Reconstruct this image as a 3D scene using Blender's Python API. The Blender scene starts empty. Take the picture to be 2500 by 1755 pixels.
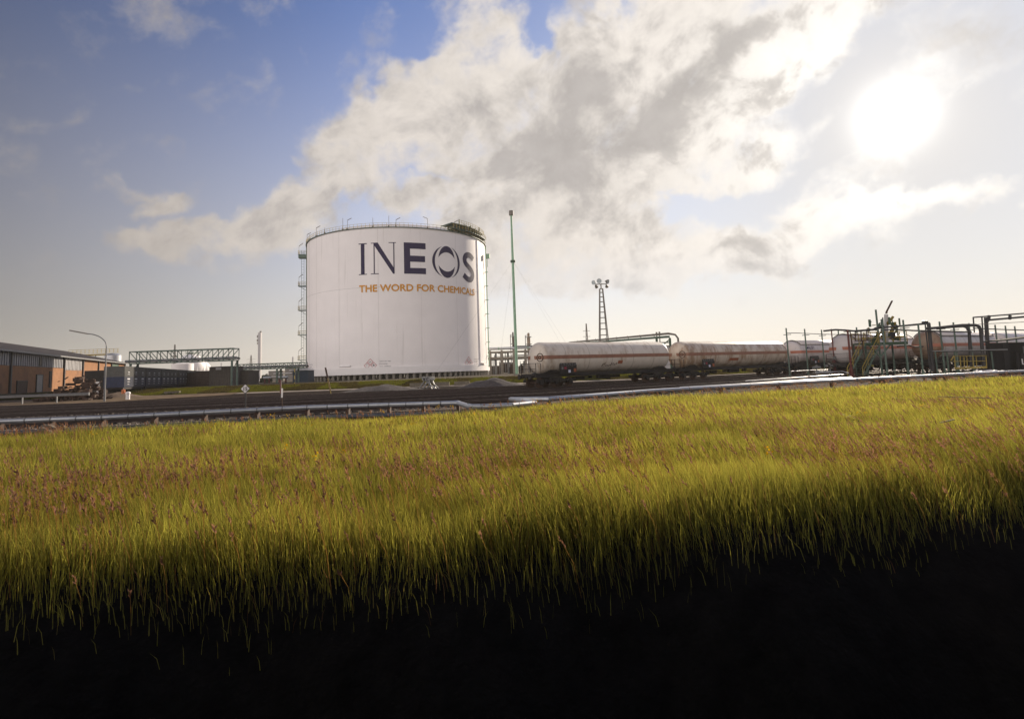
import bpy, bmesh, math, random
import numpy as np
from mathutils import Vector, Matrix
R = math.radians
scene = bpy.context.scene
C = scene.collection
random.seed(7); rng = np.random.default_rng(11)

# ------------------------------------------------------------------ camera
FPX, CX0, CY0, CAMZ = 1415.0, 1250.0, 759.0, 1.65
pit, rol = R(5.9), R(2.0)
Fv = Vector((0, math.cos(pit), math.sin(pit)))
U0 = Vector((0, -math.sin(pit), math.cos(pit)))
R0 = Vector((1, 0, 0))
cR = math.cos(rol) * R0 - math.sin(rol) * U0
cU = math.sin(rol) * R0 + math.cos(rol) * U0
cam = bpy.data.cameras.new('camera'); cam_o = bpy.data.objects.new('camera', cam); C.objects.link(cam_o)
m = Matrix((cR, cU, -Fv)).transposed().to_4x4(); m.translation = (0, 0, CAMZ)
cam_o.matrix_world = m
cam.sensor_width = 36; cam.sensor_fit = 'HORIZONTAL'; cam.lens = 36 * FPX / 2500
cam.shift_y = (CY0 - 877.5) / 2500
cam.clip_start = 0.1; cam.clip_end = 6000
scene.camera = cam_o

def ray(x, y): return Fv * FPX + (x - CX0) * cR + (CY0 - y) * cU
def G(x, y, h=0.0):                       # survey helper: where a sight line meets height h
    v = ray(x, y); t = (h - CAMZ) / v.z; return Vector((v.x * t, v.y * t, h))
def W(x, y, Y):                           # survey helper: a sight line at distance Y
    v = ray(x, y); t = Y / v.y; return Vector((v.x * t, Y, CAMZ + v.z * t))
def azel(x, y):
    v = ray(x, y); return math.degrees(math.atan2(v.x, v.y)), math.degrees(math.atan2(v.z, math.hypot(v.x, v.y)))

# ------------------------------------------------------------------ sun, exposure
SUN_AZ, SUN_EL = 34.9, 19.4
sd = Vector((math.sin(R(SUN_AZ)) * math.cos(R(SUN_EL)), math.cos(R(SUN_AZ)) * math.cos(R(SUN_EL)), math.sin(R(SUN_EL))))
sun = bpy.data.lights.new('sun', 'SUN'); sun.energy = 5.0; sun.angle = R(0.6); sun.color = (1, 0.86, 0.68)
sun_o = bpy.data.objects.new('sun', sun); C.objects.link(sun_o)
sun_o.rotation_euler = (-sd).to_track_quat('-Z', 'Y').to_euler()
sun_o.location = (0, 0, 60)
vs = scene.view_settings; vs.view_transform = 'Standard'; vs.look = 'None'; vs.exposure = 0.58; vs.gamma = 1
vs.use_curve_mapping = False

# ------------------------------------------------------------------ sky
wd = bpy.data.worlds.new('World'); scene.world = wd; wd.use_nodes = True
nt = wd.node_tree; N = nt.nodes; L = nt.links; N.clear()
def nd(t, **k):
    n = N.new(t)
    for a, b in k.items(): setattr(n, a, b)
    return n
def inp(n, i, v):
    if v is None: return
    if hasattr(v, 'default_value') or isinstance(v, bpy.types.NodeSocket): L.new(v, n.inputs[i])
    else: n.inputs[i].default_value = v
def M(op, a, b=None, c=None, clamp=False):
    n = nd('ShaderNodeMath', operation=op, use_clamp=clamp)
    inp(n, 0, a); inp(n, 1, b); inp(n, 2, c); return n.outputs[0]
def V(op, a, b=None, out=0, scale=None):
    n = nd('ShaderNodeVectorMath', operation=op); inp(n, 0, a); inp(n, 1, b)
    if scale is not None: inp(n, 3, scale)
    return n.outputs[out]
def SS(v, a, b, lo=0., hi=1., interp='SMOOTHSTEP'):
    n = nd('ShaderNodeMapRange', interpolation_type=interp); n.clamp = True if hasattr(n, 'clamp') else None
    for i, q in enumerate((v, a, b, lo, hi)): inp(n, i, q)
    return n.outputs[0]
def MIX(f, a, b, blend='MIX'):
    n = nd('ShaderNodeMix', data_type='RGBA', blend_type=blend); n.clamp_factor = True
    inp(n, 0, f); inp(n, 6, a); inp(n, 7, b); return n.outputs[2]
def col(r, g, b): return (r, g, b, 1)
tc = nd('ShaderNodeTexCoord'); D = tc.outputs['Generated']
sx = nd('ShaderNodeSeparateXYZ'); L.new(D, sx.inputs[0])
az = M('MULTIPLY', M('ARCTAN2', sx.outputs[0], sx.outputs[1]), 57.29578)
el = M('MULTIPLY', M('ARCSINE', sx.outputs[2]), 57.29578)
cmb = nd('ShaderNodeCombineXYZ'); L.new(az, cmb.inputs[0]); L.new(el, cmb.inputs[1]); AE = cmb.outputs[0]
def noise(vec, scale, detail=6, rough=.55, dist=0., out=0, lac=2.0):
    n = nd('ShaderNodeTexNoise'); inp(n, 'Vector', vec); n.inputs['Scale'].default_value = scale
    n.inputs['Detail'].default_value = detail; n.inputs['Roughness'].default_value = rough
    n.inputs['Distortion'].default_value = dist; n.inputs['Lacunarity'].default_value = lac
    return n.outputs[out]
def warp(amt, scale, seed):
    nv = noise(V('ADD', D, (seed, seed, seed)), scale, 4, .55, out=1)
    return V('SCALE', V('SUBTRACT', nv, (.5, .5, .5)), scale=amt)
WAE = V('ADD', V('ADD', AE, warp(11.0, 5.0, 3.1)), warp(5.0, 16.0, 8.4))
WAE2 = V('ADD', AE, warp(9.0, 6.0, 5.7))
K = 2500 / 2296.0
def blob(src, x, y, rx, ry, ang=0, w=1.0, soft=True):
    c = azel(x * K, y * K); a = R(ang)
    e1 = azel((x + rx * math.cos(a)) * K, (y - rx * math.sin(a)) * K)
    e2 = azel((x - ry * math.sin(a)) * K, (y - ry * math.cos(a)) * K)
    r1 = math.dist(c, e1); r2 = math.dist(c, e2); th = math.atan2(e1[1] - c[1], e1[0] - c[0])
    mp = nd('ShaderNodeMapping', vector_type='TEXTURE'); L.new(src, mp.inputs[0])
    mp.inputs['Location'].default_value = (c[0], c[1], 0); mp.inputs['Rotation'].default_value = (0, 0, th)
    mp.inputs['Scale'].default_value = (r1 * 1.5, r2 * 1.5, 1e3)
    g = nd('ShaderNodeTexGradient', gradient_type='SPHERICAL'); L.new(mp.outputs[0], g.inputs[0])
    return M('MULTIPLY', g.outputs['Fac'], w)
def total(lst):
    s = lst[0]
    for q in lst[1:]: s = M('ADD', s, q)
    return s
CLOUD = [  # x, y, rx, ry, tilt, weight
 (1080, 70, 100, 120, 0, 1.3), (1040, 180, 130, 90, 0, 1.2), (930, 140, 80, 45, -10, 1.1), (900, 250, 190, 75, 10, 1.5),
 (860, 210, 50, 60, 0, .8), (780, 320, 110, 60, 20, 1.3), (860, 380, 200, 60, 20, 1.0), (700, 450, 200, 50, 20, 1.0),
 (620, 520, 115, 62, 20, 1.15), (960, 300, 170, 80, 0, .8),
 (370, 443, 50, 32, 10, 1.5), (320, 390, 70, 25, -15, .7), (430, 520, 110, 32, 5, 1.1), (350, 545, 100, 34, -15, 1.3), (640, 328, 70, 22, -35, .5), (470, 330, 60, 20, 0, .35),
 (675, 60, 50, 14, -60, .35),
 (930, 420, 150, 45, 5, 1.0), (1050, 440, 120, 60, 0, .9), (1250, 320, 260, 180, 10, 1.25), (1300, 150, 200, 110, 30, 1.7),
 (1560, 120, 330, 130, 30, 2.0), (1500, 290, 300, 90, 28, 1.7), (1220, 490, 270, 100, 5, 1.1), (1700, 60, 240, 90, 20, 1.6),
 (1880, 50, 150, 60, 20, .8), (1500, 420, 250, 50, 20, 1.0), (1280, 570, 300, 60, 5, .95), (1620, 560, 340, 55, 14, 1.0), (1750, 470, 200, 40, 14, .55),
 (1950, 492, 320, 42, 14, .85), (2150, 440, 220, 34, 14, .7), (1500, 610, 350, 30, 5, .8), (1180, 560, 240, 70, 5, .8), (1750, 570, 320, 50, 12, .75), (1350, 420, 300, 80, 10, .8), (1750, 330, 160, 50, 25, .6), (1120, 600, 200, 40, 0, .5), (2200, 100, 160, 130, 0, .55), (1900, 400, 200, 40, 20, .3), (1450, 510, 60, 25, 20, .6),
 (1230, 70, 26, 50, -20, -1.1), (1180, 120, 25, 50, -30, -.8), (1640, 120, 14, 60, -30, -2.2), (1790, 40, 14, 50, -30, -1.0), (1490, 475, 150, 26, 15, -.9), (970, 400, 90, 22, 5, -1.1), (1400, 130, 20, 40, -30, -.7)]
DARK = [
 (1270, 200, 120, 110, 0, 1.3), (1170, 330, 130, 70, 0, 1.1), (1320, 330, 190, 60, 15, 1.2), (1500, 240, 200, 40, 35, 1.1), (1660, 110, 150, 42, 32, 1.2),
 (1560, 230, 110, 40, 30, .8), (1200, 430, 190, 60, 5, .9), (1290, 510, 140, 35, 10, .7), (1600, 560, 160, 20, 14, .7), (1800, 590, 160, 16, 10, .8), (1850, 40, 150, 40, 25, .6),
 (960, 330, 60, 14, 0, .35), (1060, 480, 80, 40, 0, .5), (620, 500, 100, 25, 20, .3), (1470, 640, 120, 14, 5, .4), (1760, 175, 60, 24, 30, .7), (1650, 330, 60, 22, 20, .6), (2260, 60, 130, 120, 0, 1.3), (960, 400, 120, 30, 10, .5), (780, 430, 120, 20, 20, .4), (760, 360, 80, 16, 20, .4), (1090, 300, 30, 90, 20, .4)]
cov = total([blob(WAE, *b) for b in CLOUD])
drk = total([blob(WAE2, *b) for b in DARK])
# streaked fine structure, drawn out along the cloud bank
mp = nd('ShaderNodeMapping', vector_type='TEXTURE'); L.new(AE, mp.inputs[0])
mp.inputs['Rotation'].default_value = (0, 0, R(28)); mp.inputs['Scale'].default_value = (9.0, 4.2, 1)
n1 = noise(V('ADD', mp.outputs[0], warp(.7, 9., 1.3)), 1.0, 9, .6, .25)
n2 = noise(V('ADD', D, (4.2, 1.1, 7.7)), 9.0, 9, .6, .3)
n3 = noise(V('ADD', D, (1.2, 6.1, 2.7)), 24.0, 7, .6, .2)
nn = M('ADD', M('ADD', M('MULTIPLY', n1, .38), M('MULTIPLY', n2, .40)), M('MULTIPLY', n3, .20))
n2s = noise(V('ADD', V('ADD', D, (4.2, 1.1, 7.7)), tuple(sd * .03)), 9.0, 7, .6, .3)   # one step towards the sun
relief = M('MULTIPLY', M('SUBTRACT', n2, n2s), 2.2)
cov = M('MINIMUM', M('MULTIPLY', cov, .98), M('ADD', .92, M('MULTIPLY', cov, .16)))
dens0 = M('ADD', cov, M('MULTIPLY', M('SUBTRACT', nn, .5), 4.6))
dens = SS(dens0, .0, 1.10)
wisp = M('MULTIPLY', SS(noise(V('ADD', D, (9, 2, 5)), 7.0, 9, .62, .15), .60, .80), .08)
dens = M('MAXIMUM', dens, wisp)
# angle from the sun
dsun = M('MULTIPLY', M('ARCCOSINE', M('MINIMUM', V('DOT_PRODUCT', D, tuple(sd), out=1), .99999)), 57.29578)
def gauss(v, s): return M('POWER', 2.71828, M('MULTIPLY', M('POWER', M('DIVIDE', v, s), 2.0), -1.0))
near = gauss(dsun, 24.0); mid = gauss(dsun, 44.0)
sky = nd('ShaderNodeTexSky', sky_type='NISHITA'); sky.sun_disc = False
sky.sun_elevation = R(SUN_EL); sky.sun_rotation = R(SUN_AZ); sky.altitude = 50
sky.air_density = 1.0; sky.dust_density = 1.6; sky.ozone_density = 2.2
away = SS(dsun, 46, 86, 1.0, .26, 'LINEAR')
S = 10.0     # Background strength is 0.1
skyc = V('ADD', MIX(1.0, sky.outputs[0], col(.33, .48, .80), 'MULTIPLY'), (.022 * S, .024 * S, .03 * S))
# low haze towards the horizon and a pale veil round the sun
hz = M('POWER', SS(el, 0, 38, 1.0, 0.0, 'LINEAR'), 1.6)
hazec = MIX(gauss(dsun, 60.0), col(.50 * S, .46 * S, .415 * S), col(.76 * S, .70 * S, .60 * S))
skyc = MIX(hz, skyc, hazec)
skyc = MIX(M('MULTIPLY', near, .95), skyc, col(.42 * S, .395 * S, .37 * S))
skyc = V('SCALE', skyc, scale=away)
back = SS(dsun, 92, 125)      # unseen bright cloud behind the camera, added to light the tank
back = M('MULTIPLY', back, SS(el, 28, 44, 1, 0))
skyc = MIX(back, skyc, col(1.55 * S, 1.44 * S, 1.38 * S))
# clouds: bright where thin or turned to the sun, grey where thick
thick = M('ADD', M('ADD', M('MULTIPLY', drk, .95), M('MULTIPLY', M('SUBTRACT', n1, .46), 3.0)), M('ADD', M('MULTIPLY', M('SUBTRACT', n2, .5), 1.9), M('MULTIPLY', M('SUBTRACT', n3, .5), 1.0)))
shade = SS(M('ADD', thick, M('MULTIPLY', relief, 1.9)), -.35, 1.7)
litc = MIX(mid, col(.42 * S, .38 * S, .35 * S), col(.66 * S, .615 * S, .565 * S))
greyc = MIX(mid, col(.27 * S, .25 * S, .245 * S), col(.36 * S, .335 * S, .315 * S))
cc = MIX(shade, litc, greyc)
cc = V('SCALE', cc, scale=M('MULTIPLY_ADD', M('ADD', n3, n2), .34, .66))
cc = MIX(M('MULTIPLY', M('MULTIPLY', gauss(dsun, 12.), SS(shade, .1, .7, 1, .2)), .75), cc, col(.86 * S, .835 * S, .79 * S))
cc = V('SCALE', cc, scale=M('ADD', SS(dsun, 50, 85, 1.0, .5, 'LINEAR'), back))
out = MIX(M('MULTIPLY', dens, SS(el, 1.5, 12)), skyc, cc)
glow = M('ADD', M('MULTIPLY', gauss(dsun, 2.15), .85 * S), M('MULTIPLY', gauss(dsun, 7.0), .13 * S))
gl = V('SCALE', (1.0, .965, .90), scale=glow)
out = V('ADD', out, gl)
out = MIX(SS(el, -1.0, 0.0, 1, 0), out, col(.03 * S, .03 * S, .028 * S))
bg = nd('ShaderNodeBackground'); L.new(out, bg.inputs[0]); bg.inputs[1].default_value = 0.1
wo = nd('ShaderNodeOutputWorld'); L.new(bg.outputs[0], wo.inputs[0])
wd.cycles.sampling_method = 'MANUAL'; wd.cycles.sample_map_resolution = 1024

# ------------------------------------------------------------------ materials
MATS = {}
def mat(name, c, rough=.65, metal=0., var=.18, scale=2.5, bump=.0, c2=None, c2amt=.5, c2scale=1.2, streak=None, spec=.4, trans=0.):
    if name in MATS: return MATS[name]
    m = bpy.data.materials.new(name); m.use_nodes = True; MATS[name] = m
    t = m.node_tree; n = t.nodes; l = t.links; b = n['Principled BSDF']
    b.inputs['Roughness'].default_value = rough; b.inputs['Metallic'].default_value = metal
    b.inputs['Specular IOR Level'].default_value = spec
    tcn = n.new('ShaderNodeTexCoord'); src = tcn.outputs['Object']
    nz = n.new('ShaderNodeTexNoise'); nz.inputs['Scale'].default_value = scale; nz.inputs['Detail'].default_value = 6
    nz.inputs['Roughness'].default_value = .6; l.new(src, nz.inputs['Vector'])
    mr = n.new('ShaderNodeMapRange'); l.new(nz.outputs['Fac'], mr.inputs[0])
    mr.inputs[1].default_value = .3; mr.inputs[2].default_value = .7
    mr.inputs[3].default_value = 1 - var; mr.inputs[4].default_value = 1 + var
    base = n.new('ShaderNodeVectorMath'); base.operation = 'SCALE'; base.inputs[0].default_value = c
    l.new(mr.outputs[0], base.inputs[3]); outc = base.outputs[0]
    if c2 is not None:
        mp_ = n.new('ShaderNodeMapping'); l.new(src, mp_.inputs[0])
        if streak: mp_.inputs['Scale'].default_value = streak
        n2_ = n.new('ShaderNodeTexNoise'); n2_.inputs['Scale'].default_value = c2scale; n2_.inputs['Detail'].default_value = 8
        n2_.inputs['Roughness'].default_value = .65; l.new(mp_.outputs[0], n2_.inputs['Vector'])
        r2 = n.new('ShaderNodeMapRange'); r2.interpolation_type = 'SMOOTHSTEP'; l.new(n2_.outputs['Fac'], r2.inputs[0])
        r2.inputs[1].default_value = .62 - .3 * c2amt; r2.inputs[2].default_value = .78 - .2 * c2amt
        mx = n.new('ShaderNodeMix'); mx.data_type = 'RGBA'; l.new(r2.outputs[0], mx.inputs[0])
        l.new(outc, mx.inputs[6]); mx.inputs[7].default_value = (*c2, 1); outc = mx.outputs[2]
    l.new(outc, b.inputs['Base Color'])
    if bump:
        nb = n.new('ShaderNodeTexNoise'); nb.inputs['Scale'].default_value = scale * 6; nb.inputs['Detail'].default_value = 4
        l.new(src, nb.inputs['Vector']); bp = n.new('ShaderNodeBump'); bp.inputs['Strength'].default_value = bump
        bp.inputs['Distance'].default_value = .05; l.new(nb.outputs['Fac'], bp.inputs['Height']); l.new(bp.outputs[0], b.inputs['Normal'])
    return m

# ------------------------------------------------------------------ mesh helpers
class MB:
    def __init__(s): s.v = []; s.f = []
    def add(s, vs, fs):
        o = len(s.v); s.v += [tuple(q) for q in vs]; s.f += [tuple(i + o for i in f) for f in fs]; return s
    def box(s, c, d, rz=0., mtx=None):
        x, y, z = d[0] / 2, d[1] / 2, d[2] / 2
        vs = [Vector(p) for p in ((-x,-y,-z),(x,-y,-z),(x,y,-z),(-x,y,-z),(-x,-y,z),(x,-y,z),(x,y,z),(-x,y,z))]
        q = mtx or Matrix.Rotation(rz, 3, 'Z')
        return s.add([q @ p + Vector(c) for p in vs], [(0,3,2,1),(4,5,6,7),(0,1,5,4),(1,2,6,5),(2,3,7,6),(3,0,4,7)])
    def beam(s, a, b, w, h=None):
        a = Vector(a); b = Vector(b); d = b - a; ln = d.length
        if ln < 1e-6: return s
        q = d.to_track_quat('X', 'Z').to_matrix()
        return s.box((a + b) / 2, (ln, w, h or w), mtx=q)
    def tube(s, a, b, r, r2=None, n=8, caps=True):
        a = Vector(a); b = Vector(b); q = (b - a).to_track_quat('Z', 'Y').to_matrix(); r2 = r if r2 is None else r2
        vs = []
        for k, (p, rr) in enumerate(((a, r), (b, r2))):
            for i in range(n):
                t = 2 * math.pi * i / n; vs.append(p + q @ Vector((rr * math.cos(t), rr * math.sin(t), 0)))
        fs = [(i, (i + 1) % n, n + (i + 1) % n, n + i) for i in range(n)]
        if caps: fs += [tuple(range(n))[::-1], tuple(range(n, 2 * n))]
        return s.add(vs, fs)
    def path(s, pts, r, n=8, caps=True):
        pts = [Vector(p) for p in pts]; vs = []; up = None
        for i, p in enumerate(pts):
            d = (pts[min(i + 1, len(pts) - 1)] - pts[max(i - 1, 0)]).normalized()
            if up is None: up = d.orthogonal().normalized()
            up = (up - d * up.dot(d)).normalized(); sd_ = d.cross(up)
            k = 1.0
            if 0 < i < len(pts) - 1:
                c = (pts[i] - pts[i-1]).normalized().dot((pts[i+1] - pts[i]).normalized()); k = 1 / max(.5, math.sqrt((1 + c) / 2))
            for j in range(n):
                t = 2 * math.pi * j / n; vs.append(p + (up * math.cos(t) + sd_ * math.sin(t)) * r * (1 if k == 1 else (1 + k) / 2))
        fs = [(i * n + j, i * n + (j + 1) % n, (i + 1) * n + (j + 1) % n, (i + 1) * n + j) for i in range(len(pts) - 1) for j in range(n)]
        if caps: fs += [tuple(range(n))[::-1], tuple(range((len(pts) - 1) * n, len(pts) * n))]
        return s.add(vs, fs)
    def lathe(s, prof, n=24, mtx=None, off=(0, 0, 0)):      # prof: (r, z) rows; radius 0 closes
        q = mtx or Matrix.Identity(3); off = Vector(off); rows = []; vs = []
        for r, z in prof:
            if r < 1e-6: rows.append([len(vs)]); vs.append(q @ Vector((0, 0, z)) + off)
            else:
                rows.append(list(range(len(vs), len(vs) + n)))
                vs += [q @ Vector((r * math.cos(2 * math.pi * i / n), r * math.sin(2 * math.pi * i / n), z)) + off for i in range(n)]
        fs = []
        for a, b in zip(rows, rows[1:]):
            for i in range(n):
                j = (i + 1) % n
                if len(a) == 1 and len(b) == 1: continue
                if len(a) == 1: fs.append((a[0], b[j], b[i]))
                elif len(b) == 1: fs.append((a[i], a[j], b[0]))
                else: fs.append((a[i], a[j], b[j], b[i]))
        return s.add(vs, fs)
    def prism(s, poly, a, b):      # poly: list of Vector offsets in a plane; swept from a to b
        n = len(poly); a = Vector(a); b = Vector(b)
        return s.add([a + Vector(p) for p in poly] + [b + Vector(p) for p in poly],
                     [(i, (i + 1) % n, n + (i + 1) % n, n + i) for i in range(n)] + [tuple(range(n))[::-1], tuple(range(n, 2 * n))])
    def build(s, name, m=None, parent=None, smooth=False):
        me = bpy.data.meshes.new(name); me.from_pydata(s.v, [], s.f)
        bm = bmesh.new(); bm.from_mesh(me); bmesh.ops.recalc_face_normals(bm, faces=bm.faces); bm.to_mesh(me); bm.free()
        if smooth:
            me.polygons.foreach_set('use_smooth', [True] * len(me.polygons))
            try: me.set_sharp_from_angle(angle=R(40))
            except Exception: pass
        if m: me.materials.append(m)
        o = bpy.data.objects.new(name, me); C.objects.link(o)
        if parent: o.parent = parent
        return o
def thing(name, label, cat, loc=(0, 0, 0), rz=0., group=None):
    o = bpy.data.objects.new(name, None); C.objects.link(o); o.location = loc; o.rotation_euler = (0, 0, rz)
    o.empty_display_size = .3; o['label'] = label; o['category'] = cat
    if group: o['group'] = group
    return o
def tag(o, label, cat, group=None):
    o['label'] = label; o['category'] = cat
    if group: o['group'] = group
    return o
def struct(o): o['kind'] = 'structure'; return o
def stuff(o, label=None, cat=None):
    o['kind'] = 'stuff'
    if label: o['label'] = label
    if cat: o['category'] = cat
    return o
def kids(o): return [q for q in bpy.data.objects if q.parent == o]
def dup(o, loc, rz, label, group=None):
    r = o.copy(); C.objects.link(r); r.location = loc; r.rotation_euler = (0, 0, rz); r['label'] = label
    if group: r['group'] = group
    for ch in kids(o):
        c = ch.copy(); C.objects.link(c); c.parent = r
        for g in kids(ch):
            d = g.copy(); C.objects.link(d); d.parent = c
    return r
def textmesh(body, size, bold=0., align='LEFT'):
    cu = bpy.data.curves.new('lettering', 'FONT'); cu.body = body; cu.size = size; cu.offset = bold; cu.align_x = align
    cu.resolution_u = 3
    ob = bpy.data.objects.new('lettering', cu); C.objects.link(ob)
    dg = bpy.context.evaluated_depsgraph_get(); dg.update(); me = bpy.data.meshes.new_from_object(ob.evaluated_get(dg))
    vs = [v.co.copy() for v in me.vertices]; fs = [tuple(p.vertices) for p in me.polygons]
    bpy.data.objects.remove(ob); bpy.data.curves.remove(cu); bpy.data.meshes.remove(me)
    return vs, fs
def text_on(mb, body, size, origin, xdir, ydir, bold=0., align='CENTER', width=None):
    vs, fs = textmesh(body, size, bold, align); o = Vector(origin); x = Vector(xdir).normalized(); y = Vector(ydir).normalized()
    k = 1.
    if width:
        xs = [v.x for v in vs]; k = width / (max(xs) - min(xs))
    mb.add([o + x * v.x * k + y * v.y for v in vs], fs)

m_white = mat('white_paint', (.78, .745, .735), .6, var=.03, scale=.4)
m_shell = mat('tank_white_paint', (.80, .755, .745), .6, var=.035, scale=.25, c2=(.66, .62, .60), c2amt=.12, c2scale=1.0, streak=(1.2, 1.2, .045), spec=.2)
m_seam = mat('seam_grey', (.52, .49, .48), .6)
m_navy = mat('navy_paint', (.024, .017, .060), .6, var=.05, spec=.15)
m_gold = mat('ochre_paint', (.60, .27, .03), .6, var=.05, spec=.15)
m_black = mat('black_paint', (.012, .012, .013), .55)
m_green = mat('green_steel', (.085, .125, .10), .6, var=.25)
m_dgreen = mat('dark_green_steel', (.035, .07, .04), .6)
m_ltgreen = mat('pale_green_steel', (.24, .40, .27), .6)
m_yellow = mat('yellow_paint', (.30, .22, .05), .6)
m_galv = mat('galvanised_steel', (.18, .18, .185), .55, .3, var=.15)
m_alu = mat('aluminium_cladding', (.46, .47, .49), .42, .6, var=.12, scale=3)
m_pipe_dark = mat('dark_pipe', (.032, .030, .033), .6, 0.)
m_conc = mat('concrete', (.20, .18, .155), .9, spec=.1, var=.2, scale=1.5, bump=.3)
m_dirty = mat('sooty_steel', (.020, .017, .016), .75, var=.35, scale=3, bump=.2)
m_rust = mat('rusty_steel', (.06, .032, .022), .8, var=.3, scale=4)
m_red = mat('red_paint', (.10, .016, .014), .55)
m_glass = mat('lamp_glass', (.45, .5, .52), .15)
m_wood = mat('weathered_wood', (.10, .065, .045), .85, var=.3, scale=5)
m_brick = mat('orange_brick', (.26, .125, .058), .9, var=.2, scale=1.2, bump=.2, c2=(.17, .085, .045), c2amt=.5, c2scale=.3)
m_stack = mat('stack_grey', (.42, .40, .40), .6, var=.1)

# ------------------------------------------------------------------ lie of the land
DIR = Vector((.848, .530, 0)); NRM = Vector((-.530, .848, 0)); W0 = Vector((3.3, 55.5, 0))   # wagon track and its left side
PZ = .75                                                 # the plateau the tank stands on
PIPE_PX = [(-260, 1043), (0, 1029), (250, 1019.5), (500, 1007), (750, 994.5), (950, 988), (1118, 983.5)]
PIPE_PX2 = [(1340, 974), (1600, 953.5), (1900, 936.5), (2150, 923.5), (2450, 908.5), (2700, 897)]
EDGE = [G(-400, 1075, .27), G(0, 1066, .27), G(420, 1038, .27), G(750, 1018, .27), G(1100, 1006, .27), G(1300, 988, .27), G(1600, 963, .27), G(2000, 940.5, .27), G(2450, 915, .27), G(2800, 899, .27)]
ex = np.array([e.x for e in EDGE]); ey = np.array([e.y for e in EDGE])
def edgeY(x): return np.interp(x, ex, ey)
def crestY(x): return np.interp(x, [-60, -6, 0, 8, 60], [5.5, 4.4, 4.9, 7.2, 10.4])
def fieldH(x, y):
    x = np.asarray(x, float); y = np.asarray(y, float)
    h = -.05 + .04 * np.sin(x * .9 + y * .35) * np.sin(y * .5 + 1) + .03 * np.sin(x * .31 - y * .8)
    u = np.clip(crestY(x) + .12 * np.sin(x * 2.1) + 1 - y, 0, None)
    far = -.05 - .36 * u * u  # added slope falling away from the sun, shaped to shade the foreground
    near = np.where(y < 1.0, -.05, -.05 - 4.6 * np.clip((y - 1.0) / .5, 0, 1))
    h = np.where(u > 0, np.where(h < 0, h, 0) + far + .05, h)
    h = np.maximum(h, -4.6)
    near = near + 9.0 * np.clip((-.8 - y) / 5.0, 0, 1) ** .8  # unseen embankment behind the camera, added to block sky light on the slope
    return np.where(y < 1.5, np.maximum(near, h), h)
def gridmesh(name, xs, ys, hf, mt):
    X, Y = np.meshgrid(xs, ys); Z = hf(X, Y); nx, ny = len(xs), len(ys)
    v = np.stack([X, Y, Z], -1).reshape(-1, 3)
    i = np.arange((nx - 1) * (ny - 1)); a = (i // (nx - 1)) * nx + i % (nx - 1)
    f = np.stack([a, a + 1, a + nx + 1, a + nx], -1)
    me = bpy.data.meshes.new(name); me.from_pydata(v.tolist(), [], f.tolist()); me.materials.append(mt)
    me.polygons.foreach_set('use_smooth', [True] * len(me.polygons))
    o = bpy.data.objects.new(name, me); C.objects.link(o); return o
m_shade_soil = mat('shade_black_soil', (.012, .0105, .009), .95, var=.4, scale=3, bump=.5, spec=.03)  # near-black base colour stands in for foreground shade
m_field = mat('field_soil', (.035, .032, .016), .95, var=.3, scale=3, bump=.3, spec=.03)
m_ball = mat('track_ballast', (.024, .016, .013), .95, var=.6, scale=5, bump=.9, c2=(.085, .062, .05), c2amt=.3, c2scale=14, spec=.03)
m_verge = mat('verge_turf', (.075, .075, .022), .95, var=.4, scale=1.6, bump=.6, c2=(.045, .035, .025), c2amt=.6, c2scale=.5, spec=.03)
m_path = mat('pale_kerb', (.30, .25, .21), .95, var=.2, scale=.8, spec=.03)
# added bank and ditch (shade painted black), then the field up to the pipe
xs = np.concatenate([[-400, -200, -110], np.arange(-70, -16, 3.), np.arange(-16, 18, .4), np.arange(18, 110, 3.), [160, 260, 400]])
o = gridmesh('added_ditch_bank', xs, np.concatenate([[-300, -60, -20, -9, -7, -5, -3.5, -2, -1, 0, .9, 1.0, 1.1, 1.25, 1.5, 1.6], np.arange(1.8, 9.0, .2), [9.0]]), fieldH, m_shade_soil); struct(o); o.name = 'ground'
ysf = np.linspace(0, 1, 60) ** 1.3
def fieldgrid():
    vs = []; nx = len(xs)
    for t in ysf:
        for x in xs:
            y = 9.0 + t * (edgeY(x) + .6 - 9.0); vs.append((x, y, float(fieldH(x, y)) - (0.16 if t == 1 else 0)))
    fs = [(r * nx + c, r * nx + c + 1, (r + 1) * nx + c + 1, (r + 1) * nx + c) for r in range(len(ysf) - 1) for c in range(nx - 1)]
    me = bpy.data.meshes.new('field'); me.from_pydata(vs, [], fs); me.materials.append(m_field)
    me.polygons.foreach_set('use_smooth', [True] * len(fs))
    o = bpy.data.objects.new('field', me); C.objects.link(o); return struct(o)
fieldgrid()
def bankY(x): return 84.0 if x < 20 else 84.0 + (x - 20) * .625
def strip(name, f0, f1, mt, n=80, x0=-2600, x1=2600):
    xs_ = np.concatenate([np.linspace(x0, -130, 8), np.linspace(-120, 160, n), np.linspace(180, x1, 8)])
    vs = []; 
    for x in xs_:
        vs.append((x, *f0(x))); vs.append((x, *f1(x)))
    fs = [(2 * i, 2 * i + 2, 2 * i + 3, 2 * i + 1) for i in range(len(xs_) - 1)]
    return struct(MB().add(vs, fs).build(name, mt))
strip('railway_yard_ground', lambda x: (float(edgeY(x)) + .3, -.24), lambda x: (bankY(x) - 2, -.24), m_ball)
strip('path', lambda x: (bankY(x) - 3.4, -.16), lambda x: (bankY(x) + .4, -.10), m_path)
strip('verge', lambda x: (bankY(x) + .1, -.14), lambda x: (bankY(x) + 5, PZ), m_verge)
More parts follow.
